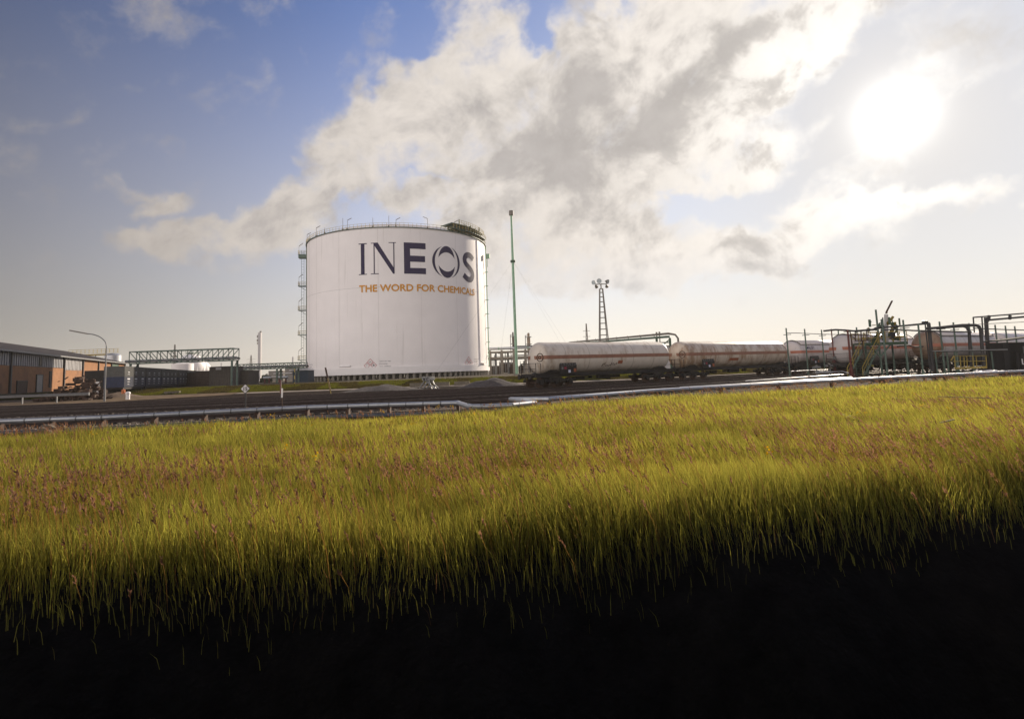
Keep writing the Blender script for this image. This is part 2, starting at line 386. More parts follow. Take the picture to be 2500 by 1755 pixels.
mb_ = MB().add([(-150, 60, -.2), (-46, 62, -.2), (-38, 78, -.2), (-40, 86, -.05), (-150, 86, -.05)], [(0, 1, 2, 3, 4)]).build('sandy_yard', mat('sandy_ground', (.15, .11, .075), .95, var=.45, scale=.7, bump=.8, spec=.03)); struct(mb_)
strip('yard_ground', lambda x: (bankY(x) + 4.9, PZ), lambda x: (5200, PZ), mat('yard_ground_mat', (.09, .075, .055), .95, var=.3, scale=.1, spec=.03))
# pale gravel strips between the tracks
def pxstrip(name, pts, wid, h, mt):
    vs = []
    for x, y in pts:
        a = G(x, y, h); b = G(x, y - wid, h); vs += [a, b]
    fs = [(2 * i, 2 * i + 2, 2 * i + 3, 2 * i + 1) for i in range(len(pts) - 1)]
    return struct(MB().add(vs, fs).build(name, mt))
m_gravel = mat('pale_gravel', (.10, .08, .066), .95, var=.7, scale=9, bump=1.0, c2=(.30, .26, .22), c2amt=.55, c2scale=26, spec=.03)
pxstrip('gravel_strip', [(-100, 1029), (60, 1022.5), (250, 1012), (500, 999), (750, 983), (1000, 973), (1250, 961), (1420, 956), (1640, 942), (1850, 926)], 5.5, -.225, m_gravel)
pxstrip('gravel_strip', [(-100, 1062), (0, 1054), (150, 1050), (400, 1034), (750, 1012), (1100, 1000), (1300, 988), (1600, 966)], 14, -.232, m_gravel)
m_track_rail = mat('rail_steel', (.045, .030, .027), .75, 0., var=.2)
m_rail_top = mat('worn_rail_head', (.22, .17, .155), .5, .4, var=.2)
m_sleep = mat('sleeper_timber', (.03, .022, .018), .9, var=.4)
def trackpts(o, zl, s1=95, kink=0.0):
    s0 = (6 - W0.x - NRM.x * o) / DIR.x if o > -12 else 0
    P1 = W0 + NRM * o + DIR * s0; P0 = Vector((-150, zl - 3, 0)); ch = (P1 - P0).length
    T0 = Vector((1, .04, 0)) * ch; T1 = DIR * ch; pts = []
    for i in range(45):
        t = i / 45; pts.append(P0 * (2*t**3-3*t*t+1) + T0 * (t**3-2*t*t+t) + P1 * (-2*t**3+3*t*t) + T1 * (t**3-t*t))
    for i in range(13): pts.append(P1 + DIR * (s1 - s0) * i / 12)
    return pts
TR = [(-16.4, 33.0, 'nearest the silver pipe'), (-11.3, 39.5, 'second from the silver pipe'), (-5.6, 47.0, 'third from the silver pipe, empty'), (0, 54.0, 'under the row of three tank wagons'), (4.6, 61.0, 'just behind the row of three tank wagons'), (9.3, 70.0, 'farthest, beside the pale kerb')]
for o_, zl, txt in TR:
    pts = trackpts(o_, zl); t_ = thing('railway_track', 'dark rusty railway track, ' + txt, 'railway track', pts[20], 0, 'tracks of the railway yard')
    inv = Vector(pts[20])
    def side(off, z):
        r = []
        for i, p in enumerate(pts):
            d = (pts[min(i+1, len(pts)-1)] - pts[max(i-1, 0)]).normalized(); r.append(p + Vector((-d.y, d.x, 0)) * off + Vector((0, 0, z)) - inv)
        return r
    for sgn in (-1, 1):
        web = MB(); a = side(sgn * .7525, 0)
        prof = [(-.07, -.17), (.07, -.17), (.07, -.15), (.012, -.13), (.012, -.045), (.036, -.035), (.036, 0), (-.036, 0), (-.036, -.035), (-.012, -.045), (-.012, -.13), (-.07, -.15)]
        n_ = len(prof); vs = []
        for i, p in enumerate(a):
            d = (a[min(i+1, len(a)-1)] - a[max(i-1, 0)]).normalized(); nn_ = Vector((-d.y, d.x, 0))
            vs += [p + nn_ * u + Vector((0, 0, w)) for u, w in prof]
        fs = [(i*n_+j, i*n_+(j+1) % n_, (i+1)*n_+(j+1) % n_, (i+1)*n_+j) for i in range(len(a)-1) for j in range(n_)]
        web.add(vs, fs); ro = web.build('rail', m_track_rail, t_); ro.data.materials.append(m_rail_top)
        for pidx, pl in enumerate(ro.data.polygons):
            if pl.center.z > -.004: pl.material_index = 1
    sl = MB(); acc = 0; c = side(0, 0)
    for i in range(len(c) - 1):
        d = c[i+1] - c[i]; ln = d.length; ang = math.atan2(d.y, d.x)
        while acc < ln:
            p = c[i] + d * (acc / ln)
            if p.x + inv.x > -70: sl.box(p + Vector((0, 0, -.225)), (.24, 2.5, .1), ang)
            acc += .62
        acc -= ln
    stuff(sl.build('sleepers', m_sleep, t_))

# ------------------------------------------------------------------ the storage tank
TC = Vector((-32.62, 166.84, 0)); TR_ = 25.25; ZB, ZT = 2.0, 38.3
def cp(th, z, r=TR_): a = R(th); return Vector((r * math.sin(a), -r * math.cos(a), z - PZ))   # angle 0 faces the photographer's side
tank = thing('storage_tank', 'huge white cylindrical storage tank with navy and ochre lettering, standing on short columns', 'storage tank', (TC.x, TC.y, PZ))
def band(name, z0, z1, r0, r1, mt, parent=tank, th0=0, th1=360, n=180, smooth=True):
    mb = MB(); nn_ = n
    for i in range(nn_):
        pass
    prof = [(r0, z0), (r1, z0), (r1, z1), (r0, z1)]
    vs = []; cnt = nn_ + 1
    for i in range(cnt):
        th = th0 + (th1 - th0) * i / nn_
        for r, z in prof: vs.append(cp(th, z, r))
    fs = [(i*4+j, i*4+(j+1) % 4, (i+1)*4+(j+1) % 4, (i+1)*4+j) for i in range(nn_) for j in range(4)]
    if th1 - th0 < 359.9: fs += [(0, 1, 2, 3), tuple(nn_*4 + k for k in (3, 2, 1, 0))]
    return mb.add(vs, fs).build(name, mt, parent, smooth)
mb = MB(); mb.lathe([(TR_, ZB + .02 - PZ), (TR_, ZT - PZ)], 200); sh = mb.build('shell', m_shell, tank, True)
band('base_ring', ZB, 3.55, TR_ - .5, TR_ + .42, m_white)
band('base_ring_lip', 3.58, 3.72, TR_ - .3, TR_ + .2, m_white)
band('top_rim', ZT - .02, ZT + .12, TR_ - 1.0, TR_ + .35, m_green)
mb = MB(); mb.lathe([(0, 42.3 - PZ)] + [((TR_ - .9) * math.sin(R(a)), 38.2 - PZ + 4.1 * (math.cos(R(a)))) for a in (15, 30, 45, 60, 75, 90)], 90)
mb.build('roof', m_shell, tank, True)
mb = MB(); mb.lathe([(0, ZB - .05 - PZ), (TR_ - .45, ZB - .05 - PZ), (TR_ - .45, ZB + .3 - PZ)], 90); mb.build('floor_slab', m_conc, tank)
for th in (-57, -45.2, -24.7, -0.4, 23.5, 46.7, 88, -83):
    a = cp(th, 3.75, TR_ + .002); b = cp(th, 38.1, TR_ + .002); MB().beam(a, b, .07, .03).build('plate_seam', m_seam, tank)
mb = MB()
vs = []; 
for i in range(121):
    th = -90 + 180 * i / 120; vs += [cp(th, 23.32, TR_ + .02), cp(th, 23.40, TR_ + .02)]
mb.add(vs, [(2*i, 2*i+2, 2*i+3, 2*i+1) for i in range(120)]); mb.build('ring_weld', m_seam, tank)
# columns under the slab
for i in range(96):
    th = i * 360 / 96
    if not (-112 < ((th + 180) % 360 - 180) < 112): continue
    mb = MB(); p = cp(th, PZ, TR_ - .35); mb.tube(p, p + Vector((0, 0, ZB - PZ - .06)), .36, n=12); mb.build('column', m_conc, tank, True)
for i in range(0):
    pass
inner = MB()
for rr, k in ((TR_ - 3.5, 60), (TR_ - 7, 48), (TR_ - 11, 36)):
    for i in range(k): p = cp(i * 360 / k + 3, PZ, rr); inner.tube(p, p + Vector((0, 0, ZB - PZ - .06)), .36, n=8)
stuff(inner.build('inner_columns', m_conc, tank))

# --- lettering wrapped on the shell: s = metres round the shell, h = height above the plain
def wrap(name, vs, fs, mt, parent=tank, off=.045, cut=True):
    bm = bmesh.new(); bv = [bm.verts.new((v[0], v[1], v[2] if len(v) > 2 else 0)) for v in vs]
    for f in fs:
        try: bm.faces.new([bv[i] for i in f])
        except ValueError: pass
    smin = min(v[0] for v in vs); smax = max(v[0] for v in vs); s = math.floor(smin / .8) * .8
    while cut and s < smax:
        g = list(bm.verts) + list(bm.edges) + list(bm.faces)
        bmesh.ops.bisect_plane(bm, geom=g, plane_co=(s, 0, 0), plane_no=(1, 0, 0)); s += .8
    for v in bm.verts:
        th = math.degrees(v.co.x / TR_); v.co = cp(th, v.co.y, TR_ + off + v.co.z)
    bmesh.ops.recalc_face_normals(bm, faces=bm.faces)
    me = bpy.data.meshes.new(name); bm.to_mesh(me); bm.free(); me.materials.append(mt)
    o = bpy.data.objects.new(name, me); C.objects.link(o); o.parent = parent; return o
def polyfill(pts):
    bm = bmesh.new(); vs = [bm.verts.new((p[0], p[1], 0)) for p in pts]; f = bm.faces.new(vs)
    r = bmesh.ops.triangulate(bm, faces=[f]); out = ([tuple(v.co) for v in bm.verts], None)
    bm.verts.index_update(); fs = [tuple(v.index for v in f.verts) for f in bm.faces]; vv = [tuple(v.co) for v in bm.verts]; bm.free()
    return vv, fs
def join(*parts):
    V_, F_ = [], []
    for vs, fs in parts:
        o = len(V_); V_ += [tuple(v)[:2] for v in vs]; F_ += [tuple(i + o for i in f) for f in fs]
    return V_, F_
rect = lambda x0, y0, x1, y1: ([(x0, y0), (x1, y0), (x1, y1), (x0, y1)], [(0, 1, 2, 3)])
top, bot = 34.5, 26.58
Iq = join(rect(-5.1, top - .22, -2.95, top), rect(-4.52, bot + .18, -3.57, top - .22), rect(-5.1, bot, -2.95, bot + .18))
Nq = join(rect(-1.9, top - .18, -1.10, top), rect(2.5, top - .18, 4.3, top), rect(3.63, bot, 3.88, top - .18), rect(-1.24, bot + .18, -.98, top - .18), rect(-2.0, bot, .0, bot + .18),
          ([(-1.10, top), (-.2, top), (3.63, bot + 1.62), (3.63, bot), (3.5, bot), (-1.10, top - .62)], [(0, 1, 2, 3, 4, 5)]))
Eq = join(rect(6.2, bot, 7.73, top), rect(7.73, top - 1.55, 11.72, top), rect(7.73, 29.64, 11.52, 31.18), rect(7.73, bot, 11.7, bot + 1.5))
def crescent(side, cx, cy, rx, ry, th):
    o_ = []; i_ = []
    for k in range(33):
        t = -72 + 144 * k / 32
        c, s_ = math.cos(R(t)), math.sin(R(t)); o_.append((cx + side * rx * c, cy + ry * s_))
        w = th * (math.cos(R(t * 90 / 72)) ** .8 if abs(t) < 72 else 0); i_.append((cx + side * (rx * c - w), cy + ry * s_))
    vs = o_ + i_; return vs, [(k, k + 1, 34 + k, 33 + k) for k in range(32)]
def cap(sg, cx, cy):
    o_ = []; i_ = []
    for k in range(33):
        u = -1 + 2 * k / 32; x = cx + 2.5 * u
        yo = .95 + 3.2 * max(0, 1 - abs(u) ** 2.1) ** .62; yi = .95 + 1.55 * max(0, 1 - abs(u) ** 2.0) ** .85
        o_.append((x, cy + sg * max(yo, yi))); i_.append((x, cy + sg * yi))
    return o_ + i_, [(k, k + 1, 34 + k, 33 + k) for k in range(32)]
ocx, ocy = 17.66, 30.15
Oq = join(crescent(-1, ocx, ocy, 4.25, 4.17, .74), crescent(1, ocx, ocy, 4.25, 4.17, .74), cap(1, ocx, ocy), cap(-1, ocx, ocy))
def ribbon(pts, w):
    P_ = []
    for i in range(len(pts) - 1):
        p0 = pts[max(i-1, 0)]; p1 = pts[i]; p2 = pts[i+1]; p3 = pts[min(i+2, len(pts)-1)]
        for k in range(6):
            t = k / 6; P_.append(tuple(.5 * (2*p1[c] + (-p0[c]+p2[c])*t + (2*p0[c]-5*p1[c]+4*p2[c]-p3[c])*t*t + (-p0[c]+3*p1[c]-3*p2[c]+p3[c])*t**3) for c in (0, 1)))
    P_.append(pts[-1]); vs = []
    for i, p in enumerate(P_):
        a = P_[max(i-1, 0)]; b = P_[min(i+1, len(P_)-1)]; dx, dy = b[0]-a[0], b[1]-a[1]; l_ = math.hypot(dx, dy)
        vs += [(p[0] - dy/l_*w/2, p[1] + dx/l_*w/2), (p[0] + dy/l_*w/2, p[1] - dx/l_*w/2)]
    return vs, [(2*i, 2*i+1, 2*i+3, 2*i+2) for i in range(len(P_)-1)]
Sq = ribbon([(27.75, 32.1), (27.05, 32.62), (26.1, 32.98), (25.1, 32.93), (24.2, 32.45), (23.85, 31.6), (24.1, 30.75), (24.9, 30.1), (25.9, 29.5), (26.85, 28.85), (27.35, 28.05), (27.15, 27.1), (26.35, 26.45), (25.3, 26.32), (24.2, 26.72), (23.3, 27.35)], 1.5)
for q in (Iq, Nq, Eq, Oq, Sq): wrap('letter', q[0], q[1], m_navy)
def wraptext(name, body, size, s0, s1, h, mt, bold=0.):
    vs, fs = textmesh(body, size); xs_ = [v.x for v in vs]; a, b = min(xs_), max(xs_)
    ys_ = min(v.y for v in vs); vs = [(s0 + (v.x - a) / (b - a) * (s1 - s0), h + v.y) for v in vs]
    if bold:
        n_ = len(vs); V_ = []; F_ = []
        for k_, (dx, dy) in enumerate(((-bold, 0), (bold, 0), (0, bold), (0, -bold), (0, 0))):
            V_ += [(v[0] + dx, v[1] + dy, .006 * k_) for v in vs]; F_ += [tuple(i + k_ * n_ for i in f) for f in fs]
        vs, fs = V_, F_
    return wrap(name, vs, fs, mt, cut=False)
wraptext('tagline', 'THE WORD FOR CHEMICALS', 2.42, -5.0, 28.0, 22.25, m_gold, .075)
m_text = mat('stencil_grey', (.10, .10, .11), .6)
m_redl = mat('hazard_red', (.38, .05, .07), .55)
def hazard(th0, k=1.):
    s0 = R(th0) * TR_
    def dia(cx, cy, r, r2):
        o_ = [(cx, cy + r), (cx + r, cy), (cx, cy - r), (cx - r, cy)]; i_ = [(cx, cy + r2), (cx + r2, cy), (cx, cy - r2), (cx - r2, cy)]
        return o_ + i_, [(a, (a + 1) % 4, 4 + (a + 1) % 4, 4 + a) for a in range(4)]
    cs = [(s0, 5.05), (s0 - .86, 4.15), (s0 + .86, 4.15)]
    q = join(*[dia(x, y, .78, .64) for x, y in cs]); wrap('hazard_diamonds', q[0], q[1], m_redl, off=.047)
    gas = ribbon([(s0 - .28, 4.95), (s0, 5.03), (s0 + .26, 5.18)], .13)
    bang = join(([(s0 - .92, 4.5), (s0 - .80, 4.5), (s0 - .83, 4.1), (s0 - .89, 4.1)], [(0, 1, 2, 3)]), rect(s0 - .92, 3.86, s0 - .80, 3.98))
    fl = polyfill([(s0 + .62, 4.02), (s0 + .60, 4.2), (s0 + .72, 4.3), (s0 + .78, 4.52), (s0 + .92, 4.36), (s0 + 1.08, 4.25), (s0 + 1.1, 4.05), (s0 + .98, 3.93), (s0 + .95, 4.1), (s0 + .82, 3.95)])
    q = join(gas, bang, fl); wrap('hazard_symbols', q[0], q[1], m_text, off=.05)
    for k_, (t_, w_) in enumerate((('TANK NR. 4402', 2.7), ('ETHYLENE', 1.9), ('VOL. 50000m3', 2.7))):
        wraptext('stencil_text', t_, .36, s0 + 2.3, s0 + 2.3 + w_, 4.95 - k_ * .62, m_text)
hazard(-5.3); hazard(55.5); hazard(-62.0)
# rectangular cover plate low on the shell, and the tall duct on the sunny side
mb = MB()
for i in range(6):
    t0 = -24.3 + 7.2 * i / 6; t1 = -24.3 + 7.2 * (i + 1) / 6
    mb.add([cp(t0, 4.1, TR_), cp(t1, 4.1, TR_), cp(t1, 4.1, TR_ + .35), cp(t0, 4.1, TR_ + .35), cp(t0, 4.35, TR_), cp(t1, 4.35, TR_), cp(t1, 4.35, TR_ + .2), cp(t0, 4.35, TR_ + .2)], [(0,1,2,3), (7,6,5,4), (3,2,6,7)])
mb.build('drip_ledge', m_white, tank)
mb = MB()
for th, w_ in ((70.2, 1.5),):
    for z0, z1 in ((4.2, 37.9),):
        a = cp(th, z0, TR_ + .35); b = cp(th, z1, TR_ + .35); q = Matrix.Rotation(R(th), 3, 'Z')
        mb.box((a + b) / 2 - Vector((math.sin(R(th)), -math.cos(R(th)), 0)) * .48, (w_, .62, z1 - z0), mtx=q)
a = cp(72, 4.0, TR_ + .4); mb.box(a, (3.2, .9, .14), mtx=Matrix.Rotation(R(72), 3, 'Z')); mb.build('vertical_duct', m_white, tank)
# railing round the rim: posts, two rails
mb = MB(); n_ = 150
for i in range(n_):
    th = -180 + 360 * i / n_; p = cp(th, ZT, TR_ + .22); mb.beam(p, p + Vector((0, 0, 1.15)), .07)
for z in (.6, 1.15):
    mb.path([cp(-180 + 360 * i / n_, ZT + z, TR_ + .22) for i in range(n_ + 1)], .035, 4, False)
mb.build('rim_railing', m_yellow, tank)
# slim lamp posts on the rim
m_fix = mat('lamp_fitting', (.16, .14, .12), .6)
for th, hgt, flip in ((-79, 3.0, 1), (-64, 3.0, 1), (-45, 3.0, 1), (-18.5, 3.1, 1), (-21.6, 4.0, 0), (6, 3.7, 0), (10, 2.4, 1), (28, 3.3, -1), (46, 3.4, 1), (57, 3.3, -1), (71, 3.2, -1), (-56, 2.0, 0), (-36, 2.1, 0), (-3, 3.2, 0)):
    hgt *= .8; p = cp(th, ZT, TR_ + .1); mb = MB(); mb.tube(p, p + Vector((0, 0, hgt)), .05, n=6)
    if flip: mb.beam(p + Vector((0, 0, hgt)), p + Vector((flip * 1.1, -.2, hgt + .45)), .16, .1)
    mb.box(p + Vector((0, 0, .2)), (.4, .4, .45)); mb.build('rim_lamp', m_fix, tank)
# pipework and platforms on the sunny side of the roof
mb = MB(); plat = MB()
for k in range(150):
    th = random.uniform(44, 84); r0 = TR_ - random.uniform(-.3, 4.5); z0 = ZT + random.uniform(.1, 2.6 * min(1, (th - 40) / 16)); ln = random.uniform(.5, 3)
    a = cp(th, z0, r0); t = random.random()
    b = cp(th + ln * 2.2, z0, r0) if t < .5 else (a + Vector((0, 0, min(ln, 2.4))) if t < .8 else cp(th, z0, r0 - ln))
    mb.beam(a, b, random.choice((.1, .16, .28, .4)))
mb.build('roof_pipework', m_dgreen, tank)
for z, r0, r1 in ((ZT + .9, TR_ - 4, TR_ + .7), (ZT + 2.4, TR_ - 4.5, TR_ + .1)):
    vs = []
    for i in range(13):
        th = 44 + 3.3 * i
        for r, dz in ((r0, 0), (r1, 0), (r1, .16), (r0, .16)): vs.append(cp(th, z + dz, r))
    plat.add(vs, [(i*4+j, i*4+(j+1) % 4, (i+1)*4+(j+1) % 4, (i+1)*4+j) for i in range(12) for j in range(4)] + [(0,1,2,3), (51,50,49,48)])
plat.build('roof_platform', m_green, tank)
mb = MB()
for z, r1, t0 in ((ZT + 1.0, TR_ + .75, 44), (ZT + 2.5, TR_ + .15, 50)):
    ts = [t0 + (84 - t0) * i / 16 for i in range(17)]
    for t in ts: p = cp(t, z, r1); mb.beam(p, p + Vector((0, 0, 1.1)), .08)
    for dz in (.55, 1.1): mb.path([cp(t, z + dz, r1) for t in ts], .045, 4, False)
mb.build('platform_railing', m_yellow, tank)
# ladder tower on the left edge with five rest platforms
lad = MB(); th = -82; rad = Vector((math.sin(R(th)), -math.cos(R(th)), 0)); tan = Vector((math.cos(R(th)), math.sin(R(th)), 0))
for k in (1.3, 2.0): lad.beam(cp(th, 1.2, TR_ + k) , cp(th, 38, TR_ + k), .07)
z = 2.0
while z < 38: lad.beam(cp(th, z, TR_ + 1.3), cp(th, z, TR_ + 2.0), .05); z += .8
lad.beam(cp(th, .8, TR_ + .45), cp(th, 39.2, TR_ + .45), .5); lad.build('ladder', m_green, tank)
for z in (6.7, 13.7, 20.7, 27.6, 36.6):
    pl = MB(); c = cp(th, z, TR_ + 1.35); q = Matrix.Rotation(R(th), 3, 'Z'); pl.box(c, (1.8, 2.9, .14), mtx=Matrix.Rotation(R(th - 0), 3, 'Z'))
    if z > 36: pl.box(c + Vector((0, 0, -.5)), (1.7, 2.7, .9), mtx=q)
    pl.beam(cp(th, z - 1.5, TR_ + .3), c + rad * 1.1, .1)
    po = pl.build('rest_platform', m_green, tank)
    rl = MB(); cs = [c + rad * u + tan * v for u, v in ((-1.35, -.85), (1.35, -.85), (1.35, .85), (-1.35, .85))]
    for a, b in zip(cs, cs[1:] + cs[:1]):
        for dz in (.55, 1.15): rl.beam(a + Vector((0, 0, dz)), b + Vector((0, 0, dz)), .06)
        rl.beam(a, a + Vector((0, 0, 1.15)), .09)
    rl.build('platform_rail', m_yellow, po)
    lm = MB(); a = c + rad * 1.35; lm.beam(a, a + Vector((0, 0, 2.6)), .06); lm.beam(a + Vector((0, 0, 2.6)), a - rad * 1.1 + Vector((0, 0, 3.5)), .13); lm.build('platform_lamp', m_fix, po)
# riser pipe on the right edge
mb = MB(); th = 84
mb.tube(cp(th, 3, TR_ + .55), cp(th, 37.4, TR_ + .55), .13, n=8)
for z in (6, 10, 14, 18, 22, 26, 30): mb.beam(cp(th, z, TR_), cp(th, z, TR_ + 1.0), .25, .16)
mb.box(cp(th, 34.6, TR_ + 1.15), (.9, 1.0, 1.3), mtx=Matrix.Rotation(R(th), 3, 'Z')); mb.beam(cp(th, 34, TR_ + .9), cp(th, 31.5, TR_ + .9), .15)
mb.build('riser_pipe', m_ltgreen, tank)

# ------------------------------------------------------------------ tank wagons
def tank_skin(name, c, stain, amt, ymin_soot):
    m_ = mat(name, c, .42, var=.06, scale=1.5, c2=stain, c2amt=amt, c2scale=1.0, streak=(.9, .9, .22), bump=.04)
    t = m_.node_tree; n = t.nodes; l = t.links; b = n['Principled BSDF']; old = b.inputs['Base Color'].links[0].from_socket
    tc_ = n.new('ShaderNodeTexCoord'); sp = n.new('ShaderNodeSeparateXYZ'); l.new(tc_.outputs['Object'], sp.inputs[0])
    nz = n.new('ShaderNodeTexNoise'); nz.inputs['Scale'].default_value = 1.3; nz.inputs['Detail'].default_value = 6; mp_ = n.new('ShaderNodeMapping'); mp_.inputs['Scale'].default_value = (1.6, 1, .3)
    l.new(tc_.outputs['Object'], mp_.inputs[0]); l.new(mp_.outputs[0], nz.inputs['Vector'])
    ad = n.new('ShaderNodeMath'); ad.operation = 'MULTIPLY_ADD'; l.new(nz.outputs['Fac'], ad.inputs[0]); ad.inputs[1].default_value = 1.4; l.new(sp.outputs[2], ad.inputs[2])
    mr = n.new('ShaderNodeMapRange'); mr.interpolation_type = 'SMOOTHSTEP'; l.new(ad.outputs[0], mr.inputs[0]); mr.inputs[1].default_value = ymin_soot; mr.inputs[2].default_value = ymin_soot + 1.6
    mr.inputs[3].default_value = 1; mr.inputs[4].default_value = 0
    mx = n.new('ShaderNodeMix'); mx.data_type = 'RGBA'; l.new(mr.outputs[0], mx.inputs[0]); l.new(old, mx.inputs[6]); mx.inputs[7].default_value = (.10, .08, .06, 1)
    l.new(mx.outputs[2], b.inputs['Base Color']); return m_
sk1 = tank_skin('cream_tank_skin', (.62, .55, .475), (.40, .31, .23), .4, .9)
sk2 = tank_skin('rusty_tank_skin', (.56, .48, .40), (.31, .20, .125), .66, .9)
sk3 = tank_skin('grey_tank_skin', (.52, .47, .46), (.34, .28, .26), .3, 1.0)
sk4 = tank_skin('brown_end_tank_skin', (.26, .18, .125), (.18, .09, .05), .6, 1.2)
m_stripe = mat('orange_stripe', (.27, .13, .085), .6, var=.2, scale=3); m_stripe2 = mat('red_stripe', (.38, .135, .085), .6, var=.15, scale=3)
m_disc = mat('dark_ring_paint', (.05, .03, .02), .6)
m_plate = mat('white_plate', (.55, .55, .68), .5); m_plate2 = mat('orange_plate', (.30, .09, .04), .6); m_plate3 = mat('red_plate', (.20, .02, .04), .6)
AX = Matrix.Rotation(R(90), 3, 'Y')
def make_wagon(label, L_, skin, stripe, s, off, rings=True, shade=False, board=.18, text=None, zc=2.74):
    """origin at the left end of the barrel on rail level; x runs along the track"""
    a0 = math.atan2(DIR.y, DIR.x); p = W0 + NRM * off + DIR * s
    t = thing('tank_wagon', label, 'tank wagon', p, a0, 'gas tank wagons standing in the yard')
    r = 1.5
    prof = [(0, 0)] + [(r * math.sin(R(a)), .85 * (1 - math.cos(R(a)))) for a in range(4, 91, 4)] + [(r, L_ / 2)] + [(r * math.sin(R(a)), L_ - .85 * (1 - math.cos(R(a)))) for a in range(90, 3, -4)] + [(0, L_)]
    mb = MB(); mb.lathe([(a, b) for a, b in prof], 48, AX, (0, 0, zc)); barrel = mb.build('barrel', skin, t, True)
    # stripe lies on the skin, both sides and round the heads
    def ringpt(u, side, dz, rr=.012):
        if u < .85: k = math.acos(max(-1, 1 - u / .85)); rad = r * math.sin(k)
        elif u > L_ - .85: k = math.acos(max(-1, 1 - (L_ - u) / .85)); rad = r * math.sin(k)
        else: rad = r
        return rad
    mb = MB(); us = [.85 * (1 - math.cos(R(a))) for a in range(12, 91, 4)] + [L_ * i / 12 for i in range(1, 12)] + [L_ - .85 * (1 - math.cos(R(a))) for a in range(90, 11, -4)]
    us = sorted(us)
    for side in (-1, 1):
        vs = []
        for u in us:
            rad = ringpt(u, side, 0) + .022
            for zz in (-.17, 0, .17):
                y = math.sqrt(max(rad * rad - zz * zz, .001)); vs.append((u, side * y, zc + zz + .05))
        mb.add(vs, [(i*3+j, (i+1)*3+j, (i+1)*3+j+1, i*3+j+1) for i in range(len(us)-1) for j in range(2)])
    mb.build('stripe', stripe, barrel, True)
    seam = MB()
    for k in range(1, int(L_ // 2.6)):
        u = L_ * k / (L_ // 2.6); pts = [Vector((u, (r + .006) * math.cos(R(g)), zc + (r + .006) * math.sin(R(g)))) for g in range(0, 361, 12)]; seam.path(pts, .012, 4, False)
    seam.build('weld_seams', mat('weld_line', (.22, .18, .15), .7), barrel)
    if rings:
        mb = MB()
        for rr, w_ in ((.36, .04), (.14, .04)):
            pts = [Vector((.30 - .02 * math.cos(R(g)) + 0, -1.13 + rr * .55 * math.cos(R(g)), zc + .05 + rr * math.sin(R(g)))) for g in range(0, 361, 20)]
            pts = []
            for g in range(0, 361, 20):
                y = -.98 + rr * .8 * math.cos(R(g)); z = .05 + rr * math.sin(R(g)); q = min(1, math.hypot(y, z) / r)
                pts.append(Vector((.85 * (1 - math.sqrt(1 - q * q)) - .03, y, zc + z)))
            mb.path(pts, w_, 6, False)
        mb.build('lifting_ring', m_disc, barrel)
    if shade:
        vs = []
        for u in (.9, L_ - .9):
            for g in range(38, 143, 6): vs.append((u, (r + .1) * math.cos(R(g)), zc + (r + .1) * math.sin(R(g))))
        k = len(vs) // 2; mb = MB(); mb.add(vs, [(i, i + 1, k + i + 1, k + i) for i in range(k - 1)])
        so = mb.build('sun_shield', skin, t, True); md = so.modifiers.new('thick', 'SOLIDIFY'); md.thickness = .03
        mb = MB()
        for u in (.9, L_ - .9): mb.path([Vector((u, (r + .12) * math.cos(R(g)), zc + (r + .12) * math.sin(R(g)))) for g in range(38, 143, 6)], .035, 5)
        for g in (38, 142): mb.beam((.9, (r + .11) * math.cos(R(g)), zc + (r + .11) * math.sin(R(g))), (L_ - .9, (r + .11) * math.cos(R(g)), zc + (r + .11) * math.sin(R(g))), .05)
        mb.build('shield_edge', m_dirty, so)
    # underframe
    fr = MB()
    for y in (-.95, .95): fr.box((L_ / 2, y, 1.12), (L_ + .9, .16, .34))
    for u in (-.42, L_ + .42): fr.box((u, 0, 1.12), (.18, 2.5, .38))
    for u in np.linspace(1.5, L_ - 1.5, 7): fr.box((u, 0, 1.12), (.2, 1.74, .26))
    for u in (1.6, L_ - 1.6):
        fr.add([(u - 1.0, y, 1.29) for y in (-1.1, 1.1)] + [(u + 1.0, y, 1.29) for y in (-1.1, 1.1)] + [(u - .3, y, 1.62) for y in (-1.2, 1.2)] + [(u + .3, y, 1.62) for y in (-1.2, 1.2)], [(0,1,5,4), (2,3,7,6), (4,5,7,6), (0,4,6,2), (1,3,7,5), (0,2,3,1)])
    fr.build('underframe', m_dirty, t)
    for k, u in enumerate((1.9, L_ - 1.9)):
        bg_ = MB()
        for y in (-1.02, 1.02): bg_.box((u, y, .62), (4.3, .14, .26)); bg_.box((u, y, .80), (1.4, .2, .2))
        bg_.box((u, 0, .78), (1.0, 2.0, .3))
        for w_ in (-1.7, 0, 1.7):
            for y in (-1.12, 1.12): bg_.box((u + w_, y, .48), (.34, .16, .34))
            for q in (-.42, .42):
                for y in (-1.1, 1.1): bg_.box((u + w_ + q, y, .62), (.18, .2, .3))
        bo = bg_.build('bogie', m_dirty, t)
        for w_ in (-1.7, 0, 1.7):
            ax = MB(); ax.tube((u + w_, -.75, .46), (u + w_, .75, .46), .08, n=8)
            for y in (-.76, .76): ax.lathe([(0, -.065), (.40, -.065), (.46, -.02), (.49, -.02), (.49, .015), (.46, .05), (.12, .03), (0, .03)] if y > 0 else [(0, .065), (.40, .065), (.46, .02), (.49, .02), (.49, -.015), (.46, -.05), (.12, -.03), (0, -.03)], 24, Matrix.Rotation(R(90), 3, 'X'), (u + w_, y, .46))
            ax.build('wheelset', m_rust, bo)
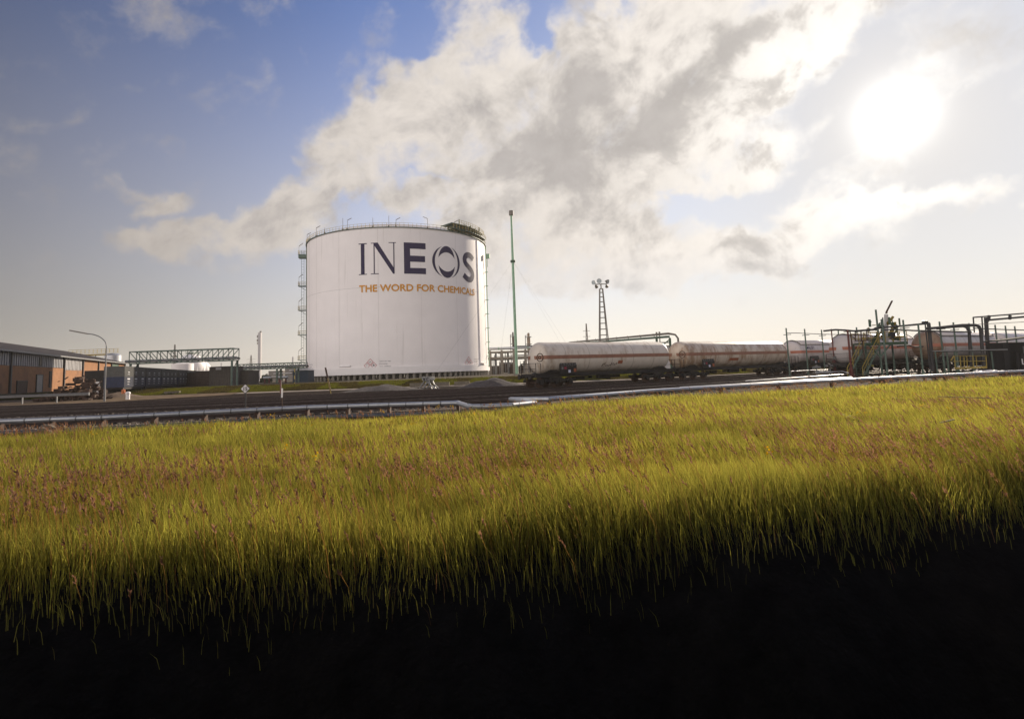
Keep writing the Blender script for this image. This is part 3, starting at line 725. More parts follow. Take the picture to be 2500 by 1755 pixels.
    for e, sg in ((-.5, -1), (L_ + .5, 1)):
        for y in (-.88, .88): bu = MB(); bu.tube((e, y, 1.05), (e + sg * .4, y, 1.05), .1, n=10); bu.tube((e + sg * .4, y, 1.05), (e + sg * .46, y, 1.05), .24, n=14); bu.build('buffer', m_dirty, t)
        bu = MB(); bu.beam((e, 0, 1.0), (e + sg * .35, 0, .95), .12); bu.beam((e + sg * .3, 0, 1.0), (e + sg * .34, 0, .5), .06); bu.build('coupling', m_dirty, t)
    rl = MB()
    for e, sg in ((-.45, -1), (L_ + .45, 1)):
        for y in (-1.2, 1.2): rl.beam((e, y, 1.25), (e, y, 2.25), .04)
        for z in (1.75, 2.25): rl.beam((e, -1.2, z), (e, 1.2, z), .04)
        rl.beam((e, -1.2, 2.25), (e + -sg * .5, -1.28, 2.25), .04); rl.beam((e - sg * .5, -1.28, 2.25), (e - sg * .5, -1.28, 1.25), .04)
    rl.build('end_railing', m_dirty, t)
    if board:
        u = L_ * board; bd = MB(); bd.box((u, -1.42, 1.62), (2.0, .06, .86)); bd.box((u, -1.40, 2.12), (1.9, .05, .2)); bd.beam((u - .7, -1.1, 1.3), (u - .7, -1.42, 1.3), .1); bd.beam((u + .7, -1.1, 1.3), (u + .7, -1.42, 1.3), .1)
        bo = bd.build('data_board', m_dirty, t)
        for (dx, dz, w_, h_, mm) in ((.12, -.18, .26, .26, m_plate), (.78, -.1, .30, .32, m_plate2), (-.35, .12, .28, .24, m_plate3), (-.70, .12, .22, .24, m_galv)):
            MB().box((u + dx, -1.458, 1.62 + dz), (w_, .012, h_)).build('label_plate', mm, bo)
        mk = MB()
        for k in range(9): mk.box((u - .85 + k * .22, -1.458, 1.96 + .03 * (k % 3)), (.12, .012, .05))
        for k in range(6): mk.box((u - .80 + k * .33, -1.434, 2.12), (.2, .012, .06))
        mk.build('stencil_marks', m_galv, bo)
    br = MB()
    for k in range(7):
        u = L_ * (.40 + .035 * k); br.box((u, random.uniform(-.6, .2), .78), (random.uniform(.2, .5), .3, random.uniform(.2, .4)))
    br.tube((L_ * .44, -.5, .75), (L_ * .52, -.5, .75), .2, n=12); br.beam((2.6, -.3, .7), (L_ - 2.6, -.3, .7), .05); br.box((L_ * .32, .2, .72), (1.0, .8, .34)); br.build('brake_gear', m_dirty, t)
    return t, barrel
gap = 1.15
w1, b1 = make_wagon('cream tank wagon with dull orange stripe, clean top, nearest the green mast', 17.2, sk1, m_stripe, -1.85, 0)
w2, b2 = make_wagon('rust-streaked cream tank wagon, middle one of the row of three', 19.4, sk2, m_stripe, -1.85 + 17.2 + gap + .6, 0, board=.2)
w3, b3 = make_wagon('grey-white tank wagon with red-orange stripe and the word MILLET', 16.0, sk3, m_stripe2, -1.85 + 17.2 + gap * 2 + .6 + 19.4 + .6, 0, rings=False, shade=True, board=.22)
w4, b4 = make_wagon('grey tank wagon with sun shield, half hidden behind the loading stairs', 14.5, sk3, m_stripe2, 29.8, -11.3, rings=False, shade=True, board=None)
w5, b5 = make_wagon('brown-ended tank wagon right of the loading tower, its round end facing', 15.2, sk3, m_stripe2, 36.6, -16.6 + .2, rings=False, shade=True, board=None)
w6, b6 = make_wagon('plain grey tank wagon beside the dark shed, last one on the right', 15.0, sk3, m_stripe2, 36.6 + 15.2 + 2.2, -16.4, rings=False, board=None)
b5.data.materials.append(sk4)
for pl in b5.data.polygons:
    if pl.center.x < .8: pl.material_index = 1
# lettering and marks on the barrels
def on_barrel(bar, name, body, size, u0, width, zoff, mt, zc=2.74, r=1.5):
    vs, fs = textmesh(body, size, .01); xs_ = [v.x for v in vs]; a, b = min(xs_), max(xs_); k = width / (b - a); V_ = []
    for v in vs:
        z = zoff + v.y; y = -math.sqrt((r + .016) ** 2 - z * z); V_.append((u0 + (v.x - a) * k, y, zc + z))
    return MB().add(V_, fs).build(name, mt, bar)
on_barrel(b3, 'lettering', 'MILLET', .52, 1.95, 1.75, .38, m_navy)
mk = MB()
for k in range(9):
    z0 = -.78 - .22 * random.random(); u = 7.4 + k * .22; ln = random.uniform(.12, .3)
    mk.beam((u, -math.sqrt(1.52 ** 2 - z0 * z0), 2.74 + z0), (u + .12, -math.sqrt(1.52 ** 2 - (z0 + ln) ** 2), 2.74 + z0 + ln), .05)
mk.build('scrawled_marks', m_disc, b1)
MB().add([(9.4, -math.sqrt(1.52**2 - z*z), 2.74 + z) for z in (-.72, -.42)] + [(10.0, -math.sqrt(1.52**2 - z*z), 2.74 + z) for z in (-.42, -.72)], [(0, 1, 2, 3)]).build('orange_placard', m_plate2, b1)
MB().add([(7.6, -math.sqrt(1.52**2 - z*z), 2.74 + z) for z in (-.78, -.48)] + [(9.2, -math.sqrt(1.52**2 - z*z), 2.74 + z) for z in (-.48, -.78)], [(0, 1, 2, 3)]).build('rust_patch', m_plate2, b2)

def loc3(v): return Vector(v)
def here(px, py, Y): return W(px, py, Y)
# ------------------------------------------------------------------ warehouse on the left
def warehouse():
    A = Vector((-86.1, 97.5, 0)); B = Vector((-120, 179.2, 0)); d = (B - A).normalized()
    A = A - d * 44; ln = (B - A).length; a0 = math.atan2(d.y, d.x); S0 = 44.0
    t = thing('warehouse', 'long low warehouse with grey sheet roof, orange brick and grey cladding, at the left edge', 'warehouse', A, a0)
    e, rd, wd_ = 8.2, 12.1, 30.0        # local: x along wall, y to the left (away from us)
    m_clad = mat('grey_cladding', (.22, .22, .24), .55, .2, var=.12, scale=.6, c2=(.13, .12, .12), c2amt=.5, streak=(3, 3, .3))
    m_clad2 = mat('pale_cladding', (.36, .35, .36), .55, .2, var=.12, scale=.6, c2=(.20, .19, .19), c2amt=.5, streak=(3, 3, .3))
    MB().box((ln / 2, .2, 2.8), (ln, .4, 5.6)).build('brick_wall', m_brick, t)
    def clad(x0, x1, mm, z0=5.6):
        mb = MB(); x = x0
        while x < x1 - .5: mb.box((x + .35, .12, (e + z0) / 2), (.5, .42, e - z0 - .1)); mb.box((x + .85, .17, (e + z0) / 2), (.5, .34, e - z0 - .1)); x += 1.0
        mb.build('cladding_panel', mm, t)
    clad(0, S0 + 31.0, m_clad); clad(S0 + 32.6, S0 + 45, m_clad2, 5.2)
    mb = MB(); mb.box(((S0 + 45.6 + ln) / 2, .2, (e + 5.6) / 2), (ln - S0 - 45.6, .4, e - 5.6)); mb.build('upper_brick_wall', m_brick, t)
    for x in (S0 - 24, S0 + 3.6, S0 + 31.8, S0 + 45.3, S0 + 58.7, S0 + 72, ln - .3):
        MB().box((x, -.12, e / 2), (.45, .34, e - .1)).build('wall_post', m_pipe_dark, t)
    m_roof = mat('sheet_roof', (.15, .135, .135), .6, .2, var=.15, scale=.5)
    hw = wd_ / 2; mb = MB()
    prof = [(-.9, e - .05), (hw, rd), (wd_ + .9, e - .05), (wd_ + .9, e - .3), (hw, rd - .3), (-.9, e - .3)]
    mb.prism([Vector((0, y, z)) for y, z in prof], (-.4, 0, 0), (ln + .6, 0, 0))
    x = .6
    while x < ln: mb.beam((x, -.92, e - .01), (x, hw, rd + .04), .06); x += 1.5
    roof = mb.build('roof', m_roof, t)
    MB().box((ln / 2, -1.0, e - .2), (ln + .8, .2, .28)).build('gutter', m_galv, roof)
    for x in (S0 + 2, S0 + 18, S0 - 14): MB().box((x, hw - .3, rd + .25), (6.5, 1.6, .55)).build('ridge_vent', m_pipe_dark, roof)
    mb = MB(); mb.prism([Vector((0, .45, 0)), Vector((0, wd_, 0)), Vector((0, wd_, e - .4)), Vector((0, hw, rd - .4)), Vector((0, .45, e - .4))], (ln - .5, 0, 0), (ln - .1, 0, 0)); mb.build('gable_wall', m_brick, t)
    for x, z, w_, h_, mm, nm in ((S0 + 17.5, 2.2, 3.2, 3.8, m_galv, 'door'), (S0 + 17.5, 6.6, 1.3, 1.5, m_conc, 'window'), (S0 + 23.5, 3.2, 1.0, 3.2, m_pipe_dark, 'window'), (S0 + 76, 6.6, 8.0, 2.0, m_dgreen, 'window'), (S0 + 9, 1.6, 4.5, 2.6, m_rust, 'gate')):
        fr = MB().box((x, -.06, z), (w_, .14, h_)).build(nm, mm, t)
        fm = MB()
        for dz in (-h_ / 2, h_ / 2): fm.box((x, -.09, z + dz), (w_ + .25, .2, .14))
        for dx in (-w_ / 2, w_ / 2): fm.box((x + dx, -.085, z), (.13, .19, h_ + .1))
        fm.build('frame', m_pipe_dark, fr)
warehouse()
# ------------------------------------------------------------------ street lamp
p = G(255, 976, 0); t = thing('street_lamp', 'tall slim street lamp with a curved neck and long flat head, before the warehouse', 'street lamp', (p.x, p.y, -.2))
top = here(255, 846, p.y).z + .2
mb = MB(); mb.tube((0, 0, 0), (0, 0, 1.4), .11, n=12); mb.tube((0, 0, 1.4), (0, 0, top), .085, .06, 12)
curve = [(0, 0, top)] + [(-2.6 * (1 - math.cos(R(a))), 0, top + 1.55 * math.sin(R(a))) for a in range(12, 86, 8)]
mb.path(curve, .055, 10); mb.build('pole', m_galv, t, True)
mb = MB(); q = Vector(curve[-1]); mb.prism([Vector((0, -.16, -.05)), Vector((0, .16, -.05)), Vector((0, .11, .08)), Vector((0, -.11, .08))], q + Vector((.1, 0, -.03)), q + Vector((-1.9, 0, .42))); mb.build('lamp_head', m_fix, t)

# ------------------------------------------------------------------ guard rail
a, b = G(-220, 992, 0), G(215, 977, 0); d = (b - a); t = thing('guard_rail', 'galvanised crash barrier in front of the warehouse', 'guard rail', a, math.atan2(d.y, d.x)); ln = d.length
mb = MB(); prof = [(0, -.16), (-.05, -.1), (0, -.03), (0, .03), (-.05, .1), (0, .16), (.03, .16), (.03, -.16)]
mb.prism([Vector((0, y, z)) for y, z in prof], (0, 0, .72), (ln, 0, .72)); mb.tube((ln, -.04, .72), (ln + .1, .0, .72), .2, n=10); mb.build('rail_beam', m_galv, t)
x = 1.0
while x < ln: MB().box((x, .09, .3), (.12, .1, 1.0)).build('rail_post', m_galv, t); x += 4.0

# ------------------------------------------------------------------ containers on the siding behind the lamp
m_cg = mat('container_grey', (.085, .085, .08), .6, var=.2, c2=(.10, .09, .08), c2amt=.4, streak=(3, 3, .5)); m_cb = mat('container_navy', (.014, .023, .066), .55, var=.2)
m_cdark = mat('container_shadow_side', (.05, .055, .075), .65); m_bar = mat('faded_white_lettering', (.42, .42, .44), .7)
cd = Vector((-17.4, 49, 0)).normalized(); c0 = Vector((-55.6, 83, 0)); ca = math.atan2(cd.y, cd.x)
def container(s, ln, label, two=True, white=False):
    t = thing('freight_container', label, 'container', c0 + cd * s + Vector((0, 0, 0)), ca, 'containers in a row on the siding')
    body = MB(); body.box((ln / 2, 1.25, 1.25 + .75), (ln, 2.5, 1.5)); lo = body.build('lower_body', m_cb if not white else m_stack, t)
    body = MB(); body.box((ln / 2, 1.25, 2.75 + .75), (ln, 2.5, 1.5)); up = body.build('upper_body', m_cg if not white else m_stack, t)
    rib = MB(); x = .15
    while x < ln: rib.box((x, -.02, 2.75), (.1, .06, 2.96)); x += .55
    rib.build('ribs', m_cg if not white else m_stack, up)
    mk = MB(); n_ = max(1, int(ln // 3))
    for k in range(n_):
        u = ln * (k + .5) / n_
        mk.box((u, -.07, 2.42), (1.3, .02, .22)); mk.box((u, -.07, 2.02), (1.2, .02, .08)); mk.box((u - .1, -.07, 1.66), (.9, .02, .08)); mk.box((u, -.07, 3.4), (.9, .02, .12)); mk.box((u, -.07, 3.1), (1.1, .02, .07))
    mk.build('faded_lettering', m_bar, t)
    ch = MB(); ch.box((ln / 2, 1.25, 1.1), (ln - .2, 2.2, .28))
    for x in (1.2, ln - 1.2): ch.tube((x, .3, .5), (x, .6, .5), .46, n=16); ch.tube((x, 1.9, .5), (x, 2.2, .5), .46, n=16); ch.box((x, 1.25, .8), (.5, 2, .5))
    ch.build('wheel_frame', m_dirty, t)
container(0, 11.5, 'two-tone grey and navy container nearest the street lamp, long side lit')
container(12.0, 10.0, 'two-tone container second from the street lamp')
container(22.6, 13.0, 'two-tone container third from the street lamp, longest')
container(37.5, 9.0, 'two-tone container fourth from the street lamp, between two dark gaps')
container(48.5, 8.0, 'two-tone container fifth from the street lamp')
container(57.5, 6.5, 'pale grey container at the far end of the row', white=True)
p = c0 + Vector((-6.0, 1.5, 0)); t = thing('dark_trailer', 'black box trailer with its end facing, left of the navy containers', 'trailer', p, R(8))
mb = MB(); mb.box((1.2, 1.5, 2.5), (3.9, 3.0, 2.6)); mb.build('box_body', m_dirty, t); mb = MB(); mb.box((1.2, 1.5, 1.0), (3.4, 2.6, .35))
for x in (.2, 2.3): mb.tube((x, .1, .5), (x + .3, .1, .5), .48, n=16)
mb.build('wheel_frame', m_rust, t)
# caged water containers, stacked
m_ibc = mat('milky_plastic', (.11, .11, .14), .5); 
for k, (z, lb) in enumerate(((-.18, 'lower caged plastic tank of the stack beside the black trailer'), (1.02, 'upper caged plastic tank of the stack beside the black trailer'))):
    q = G(226 if k else 228, 972, 0); q = Vector((q.x, q.y, 0)); t = thing('caged_tank', lb, 'bulk tank', (q.x, q.y, z), R(10), 'caged plastic tanks')
    MB().box((0, 0, .62), (1.05, .9, .95)).build('plastic_tank', m_ibc, t)
    mb = MB()
    for i in range(7):
        for y in (-.5, .5): mb.beam((-.55 + i * .183, y, .14), (-.55 + i * .183, y, 1.14), .03)
    for z_ in (.2, .5, .8, 1.12): mb.beam((-.56, -.5, z_), (.56, -.5, z_), .03); mb.beam((-.56, .5, z_), (.56, .5, z_), .03)
    mb.build('cage', m_galv, t); MB().box((0, 0, .07), (1.15, 1.0, .13)).build('pallet', m_wood, t)
# scrap heap by the warehouse
q = G(176, 968, 0); t = thing('scrap_heap', 'tangled dark heap of scrap timber and metal against the warehouse', 'scrap heap', (-56.2, 74, -.2))
mb = MB()
for k in range(170):
    u = random.uniform(-3.6, 3.8); h = max(.3, 3.4 - abs(u - 1.4) * .8); a = Vector((u, random.uniform(-1.5, 1.5), random.uniform(0, h)))
    b = a + Vector((random.uniform(-1.4, 1.4), random.uniform(-.6, .6), random.uniform(-.5, .7))); b.z = max(b.z, .02)
    if random.random() < .45: mb.beam(a, b, random.uniform(.05, .25), random.uniform(.04, .12))
    else: mb.box(a, (random.uniform(.3, 1.1), random.uniform(.3, .8), random.uniform(.15, .6)), random.random() * 3)
mb.build('timber_and_metal', m_rust, t)
mb = MB()
for k in range(14):
    u = random.uniform(-3, 2.6); a = Vector((u, -1.5, random.uniform(.4, 2.8))); mb.beam(a, a + Vector((random.uniform(.3, .9), -.2, random.uniform(-.3, .4))), .14, .08)
mb.build('bright_planks', m_wood, t)
# small things along the kerb
def pebblepost(px, py, h, r, mt, name, label, cat, group=None, r2=None):
    q = G(px, py, 0); t = thing(name, label, cat, (q.x, q.y, -.2), 0, group)
    MB().lathe([(r * 1.3, 0), (r * 1.3, .08), (r, .12), (r2 or r, h - .06), ((r2 or r) * .7, h + .02), (0, h + .04)], 10).build('post', mt, t, True); return t
pebblepost(364, 957, 1.6, .16, m_red, 'marker_post', 'short red marker post right of the navy containers', 'marker post', 'red posts')
pebblepost(544, 934, 1.3, .16, m_red, 'marker_post', 'short red marker post in front of the brown shed', 'marker post', 'red posts')
pebblepost(488, 944, 1.5, .3, m_red, 'red_cabinet', 'small dark red cabinet left of the grass mound', 'cabinet')
pebblepost(685, 957, 1.7, .09, m_red, 'marker_post', 'tall thin red marker post left of the tank on the kerb', 'marker post', 'red posts')
pebblepost(589, 931, 1.0, .1, m_white, 'white_post', 'small white post before the grey shed', 'marker post')
pebblepost(448, 937, 2.0, .3, m_white, 'striped_board', 'small white board with dark bands by the last container', 'sign')
q = G(688, 992, 0); t = thing('track_marker', 'slim white-topped marker stake among the tracks, right of the sign 15', 'marker post', (q.x, q.y, -.22))
MB().tube((0, 0, .75), (.02, 0, 1.3), .05, n=8).build('white_top', m_white, t); MB().tube((0.06, 0, 0), (0, 0, .75), .035, n=8).build('stake', m_wood, t)
q = G(312, 972, 0); t = thing('hydrant', 'small white and orange hydrant at the kerb right of the street lamp', 'hydrant', (q.x, q.y, -.2))
MB().lathe([(.22, 0), (.22, .7), (.28, .74), (.28, .84), (.2, .95), (0, 1.0)], 14).build('body', m_white, t, True)
MB().lathe([(.2, 0), (.2, .45), (0, .55)], 12, off=(-.55, 0, .75)).build('cap', mat('orange_cap', (.5, .15, .05), .5), t, True); MB().beam((-.5, 0, .8), (0, 0, .8), .12).build('branch_pipe', m_galv, t)
# sign 15
q = G(599, 1001, 0); t = thing('speed_sign', 'white diamond sign with the number 15 on a thin post beside the track', 'sign', (q.x, q.y, -.22)); zc_ = here(597, 949, q.y).z + .22; hw = 12.0 / FPX * q.y
MB().tube((0, 0, 0), (0, .02, zc_), .035, n=8).build('post', m_pipe_dark, t)
mb = MB(); mb.prism([Vector((hw, 0, 0)), Vector((0, 0, hw)), Vector((-hw, 0, 0)), Vector((0, 0, -hw))], (0, -.02, zc_), (0, -.05, zc_)); bd = mb.build('board', m_black, t)
k = .86; mb = MB(); mb.prism([Vector((hw*k, 0, 0)), Vector((0, 0, hw*k)), Vector((-hw*k, 0, 0)), Vector((0, 0, -hw*k))], (0, -.05, zc_), (0, -.056, zc_)); mb.build('face', m_white, bd)
mb = MB(); text_on(mb, '15', hw * 1.0, (0, -.062, zc_ - hw * .36), (1, 0, 0), (0, 0, 1), .008); mb.build('number', m_black, bd)
# leaning pole
a = G(809, 960, 0); top = here(794.5, 897, a.y - .3); t = thing('leaning_pole', 'leaning black and yellow pole between the tracks, before the tank', 'pole', (a.x, a.y, -.25)); v = top - Vector((a.x, a.y, -.25))
MB().tube((0, 0, 0), v * .18, .04, .05, 8).build('foot', m_yellow, t); MB().tube(v * .18, v * .62, .075, n=8).build('lower_pole', mat('worn_yellow', (.22, .15, .05), .7), t); MB().tube(v * .62, v, .09, n=8).build('upper_pole', m_rust, t)
a = G(719, 948, 0); t = thing('striped_pole', 'upright yellow and black striped pole left of the tank', 'pole', (a.x, a.y, -.2)); h = here(719, 900, a.y).z + .2
for k in range(6): MB().tube((0, 0, h * k / 6), (0, 0, h * (k + 1) / 6), .09, n=8).build('band', m_yellow if k % 2 else m_black, t)
# buffer stop
q = G(1048, 945, 0); t = thing('buffer_stop', 'pale grey buffer stop with splayed legs at the end of a siding, before the tank', 'buffer stop', (q.x, q.y, -.2), R(-20)); k = q.y / FPX
mb = MB()
for y in (-.5, .5):
    for a, b in (((-22, 0), (-6, 22)), ((-6, 22), (20, 0)), ((-12, 0), (4, 20)), ((4, 20), (12, 0))): mb.beam((a[0]*k, y, a[1]*k), (b[0]*k, y + .0, b[1]*k), .17, .12)
mb.build('frame', m_galv, t); mb = MB(); 
for x in (-9, -1, 5): mb.box((x*k, 0, 25*k), (.22, 1.6, .45))
mb.box((-2*k, 0, 27.5*k), (.75, 1.9, .16)); mb.build('beam', m_galv, t)
# mounds, hummocks and kerb blocks
def mound(px, py, w_, h, name, label, mt, dy=0, cat='mound'):
    q = G(px, py, 0); mb = MB(); nx, ny = 26, 12; vs = []
    for j in range(ny):
        for i in range(nx):
            u = i / (nx - 1) * 2 - 1; v = j / (ny - 1) * 2 - 1; rr = math.hypot(u, v); z = h * max(0, 1 - rr) ** .85 * (1 + .18 * math.sin(9 * u + 4 * v) * math.cos(7 * v)) + .03 * random.random()
            vs.append((u * w_, v * w_ * .5, z))
    mb.add(vs, [(j*nx+i, j*nx+i+1, (j+1)*nx+i+1, (j+1)*nx+i) for j in range(ny-1) for i in range(nx-1)]); o = mb.build(name, mt, None, True); o.location = (q.x, q.y + dy, -.22); tag(o, label, cat); return o
m_heap = mat('grey_gravel_heap', (.075, .062, .06), .95, var=.45, scale=4, bump=1.0)
mound(1200, 941, 4.2, 1.15, 'gravel_heap', 'smooth cone-shaped grey gravel heap left of the green mast', m_heap, cat='gravel heap')
mound(935, 949, 4.8, .75, 'gravel_heap', 'low lumpy gravel heap in front of the middle of the tank', m_heap, cat='gravel heap')
mound(280, 968, 4.6, .8, 'rubble_heap', 'low brown rubble heap behind the foot of the street lamp', mat('brown_rubble', (.16, .11, .075), .95, var=.5, scale=4, bump=1), cat='rubble heap')
blk = None
for i, (px, py) in enumerate(((421, 962), (477, 959), (541, 956), (606, 954), (666, 952), (783, 948), (1020, 942), (1078, 940), (1128, 938))):
    q = G(px, py, 0); lb = 'low weathered concrete kerb block, %s along the pale kerb' % ('first from the left', 'second from the left', 'third from the left', 'just right of the sign 15', 'below the green pipe bridge', 'right of the leaning pole', 'left of the buffer stop legs', 'right of the buffer stop', 'last before the grey heap')[i]
    if blk is None:
        mb = MB(); mb.prism([Vector((0, -.3, 0)), Vector((0, .3, 0)), Vector((0, .22, .62)), Vector((0, -.22, .62))], (-1.1, 0, 0), (1.1, 0, 0)); blk = tag(mb.build('concrete_block', mat('mossy_concrete', (.13, .11, .085), .95, var=.4, scale=3, bump=.6)), lb, 'concrete block', 'concrete blocks along the kerb'); blk.location = (q.x, q.y, -.2)
    else: c = blk.copy(); C.objects.link(c); c.location = (q.x, q.y, -.2); c['label'] = lb
q = G(115, 1061, -.1)
mb = MB(); bm = bmesh.new(); bmesh.ops.create_icosphere(bm, subdivisions=3, radius=1)
for v in bm.verts: n_ = 1 + .13 * math.sin(5 * v.co.x + 3 * v.co.z) + .1 * math.sin(7 * v.co.y + 4 * v.co.z); v.co = Vector((v.co.x * .34 * n_, v.co.y * .26 * n_, v.co.z * .25 * n_))
me = bpy.data.meshes.new('boulder'); bm.to_mesh(me); bm.free(); me.materials.append(mat('tan_rock', (.17, .135, .10), .9, var=.3, scale=9, bump=.8)); o = bpy.data.objects.new('boulder', me); C.objects.link(o); o.location = (q.x, q.y, .02); tag(o, 'tan boulder at the grass edge below the silver pipe', 'boulder')

# ------------------------------------------------------------------ pipe bridges, towers, vessels behind
def truss(name, label, a, b, h, bays, mt, legs, dep=1.4, group='green pipe bridges', pipe=True, depth_=2.2, flip=None):
    a = Vector(a); b = Vector(b); d = b - a; t = thing(name, label, 'pipe bridge', (a.x, a.y, PZ), math.atan2(d.y, d.x), group); ln = d.length; z0 = a.z - PZ
    mb = MB()
    for y in (0, depth_):
        mb.beam((0, y, z0), (ln, y, z0), .18); mb.beam((0, y, z0 + h), (ln, y, z0 + h), .17)
        for i in range(bays + 1):
            x = ln * i / bays; mb.beam((x, y, z0), (x, y, z0 + h), .11)
            if i < bays:
                if i < (flip or bays): mb.beam((x, y, z0 + h), (x + ln / bays, y, z0), .11)
                else: mb.beam((x, y, z0), (x + ln / bays, y, z0 + h), .11)
    for i in range(bays + 1): x = ln * i / bays; mb.beam((x, 0, z0), (x, depth_, z0), .12); mb.beam((x, 0, z0 + h), (x, depth_, z0 + h), .12)
    mb.build('truss', mt, t)
    for x in legs:
        lg = MB()
        for y in (0, depth_): lg.beam((x, y, 0), (x, y, z0), .3)
        lg.beam((x, 0, z0 * .5), (x, depth_, z0), .12); lg.build('leg', mt, t)
    if pipe:
        for y, r_, dz in ((.5, .28, .45), (1.3, .2, .4), (1.8, .14, .35)): MB().tube((-1, y, z0 + dz), (ln + .4, y, z0 + dz), r_, n=12).build('pipe', m_pipe_dark if y > 1 else m_galv, t, True)
    return t
a = here(315, 888, 112); b = here(570, 884, 112)
tb = truss('pipe_bridge', 'long green truss pipe bridge above the brown shed', a, b, here(440, 857, 112).z - here(440, 886, 112).z, 10, m_green, (.3, (b - a).length - .3), flip=5)
q = here(576, 0, 112)
a = here(582, 903, 128); b = here(742, 900, 128)
truss('pipe_bridge', 'lower green pipe bridge running up to the left side of the tank', a, b, here(650, 889, 128).z - here(650, 902, 128).z, 8, m_green, (.3, 8.5, (b - a).length - 2))
# yellow-railed platform and vessel behind the warehouse roof
p = here(276, 868, 200); t = thing('steel_vessel', 'upright steel vessel with yellow-railed platform behind the warehouse roof', 'vessel', (p.x, p.y, PZ)); h = here(276, 862, 200).z - PZ; hb = 0
MB().lathe([(0, 0), (2.5, 0), (2.5, h - .8), (1.7, h - .2), (0, h)], 24).build('body', m_alu, t, True)
p2 = MB()
for x in np.arange(-14, 3.2, 1.4): p2.beam((x, -1.8, h + .1), (x, -1.8, h + 1.4), .1)
for z in (.1, .75, 1.4): p2.beam((-14, -1.8, h + z), (3.2, -1.8, h + z), .12)
p2.beam((-11, 0, h - .4), (-1, 0, h - .4), .5); p2.build('platform', m_yellow, t)
for x in (-10.5, -6, -2.2): MB().tube((x, 0, 0), (x, 0, h - .4), .14, n=8).build('support', m_green, t)
# spherical and flat tanks
def sphere_tank(px, py, rpx, Y, label):
    c = here(px, py, Y); r_ = rpx / FPX * Y; t = thing('sphere_tank', label, 'sphere tank', (c.x, c.y, PZ), 0, 'white gas spheres'); zc_ = c.z - PZ
    MB().lathe([(0, zc_ - r_)] + [(r_ * math.sin(R(a)), zc_ - r_ * math.cos(R(a))) for a in range(10, 180, 10)] + [(0, zc_ + r_)], 36).build('sphere', m_white, t, True)
    lg = MB()
    for k in range(10): lg.tube((r_ * .95 * math.cos(k * .628), r_ * .95 * math.sin(k * .628), 0), (r_ * .95 * math.cos(k * .628), r_ * .95 * math.sin(k * .628), zc_), .25, n=8)
    for k in range(10): lg.tube((r_ * .95 * math.cos(k * .628), r_ * .95 * math.sin(k * .628), .3), (r_ * .95 * math.cos((k + 1) * .628), r_ * .95 * math.sin((k + 1) * .628), zc_ * .8), .06, n=6)
    lg.build('legs', m_white, t); tp = MB(); tp.box((0, 0, zc_ + r_ + .2), (2.6, 2.6, .3))
    for x in (-1.3, 1.3):
        for y in (-1.3, 1.3): tp.beam((x, y, zc_ + r_), (x, y, zc_ + r_ + 1.5), .1)
    tp.build('top_platform', m_green, t)
sphere_tank(467, 895, 31, 205, 'white gas sphere seen through the long green pipe bridge')
sphere_tank(487, 905, 26, 240, 'white gas sphere behind and right of the nearer one')
t = thing('flat_tank', 'low white flat-topped tank left of the gas sphere', 'tank', (*here(446, 900, 190).xy, PZ)); MB().lathe([(3.2, 0), (3.2, here(430, 889, 190).z - PZ), (0, here(430, 886, 190).z - PZ)], 40).build('body', m_white, t, True)
# sheds
def shed(x0, x1, ytop, Y, label, mt, name='shed'):
    a = here(x0, ytop, Y); b = here(x1, ytop, Y); t = thing(name, label, 'shed', (a.x, a.y, PZ), 0, 'brown sheet sheds'); w_ = b.x - a.x; h = (a.z + b.z) / 2 - PZ
    bd = MB(); bd.box((w_ / 2, 2.5, h / 2), (w_, 5, h)); x = .1
    while x < w_: bd.box((x, -.03, h / 2), (.12, .08, h - .05)); x += .4
    bd.build('walls', mt, t); MB().box((w_ / 2, 2.5, h + .06), (w_ + .3, 5.3, .12)).build('roof', m_pipe_dark, t); return t
m_brown = mat('brown_sheet', (.085, .07, .06), .7, var=.15); m_brown2 = mat('rust_sheet', (.07, .045, .038), .75, var=.3)
s = shed(511, 566, 896, 118, 'tall brown sheet shed with a small pale sign, right of the sphere tank', m_brown); a = here(534, 900, 118); MB().box((a.x - s.location.x, -.1, a.z - PZ), (1.1, .05, .45)).build('sign_board', m_stack, s)
shed(478, 511, 907, 121, 'lower dark brown shed joined to the left of the tall brown shed', m_brown2); shed(566, 607, 906, 122, 'grey-brown lean-to right of the tall brown shed', m_brown); shed(455, 478, 911, 126, 'rusty low shed behind the last container', m_brown2)
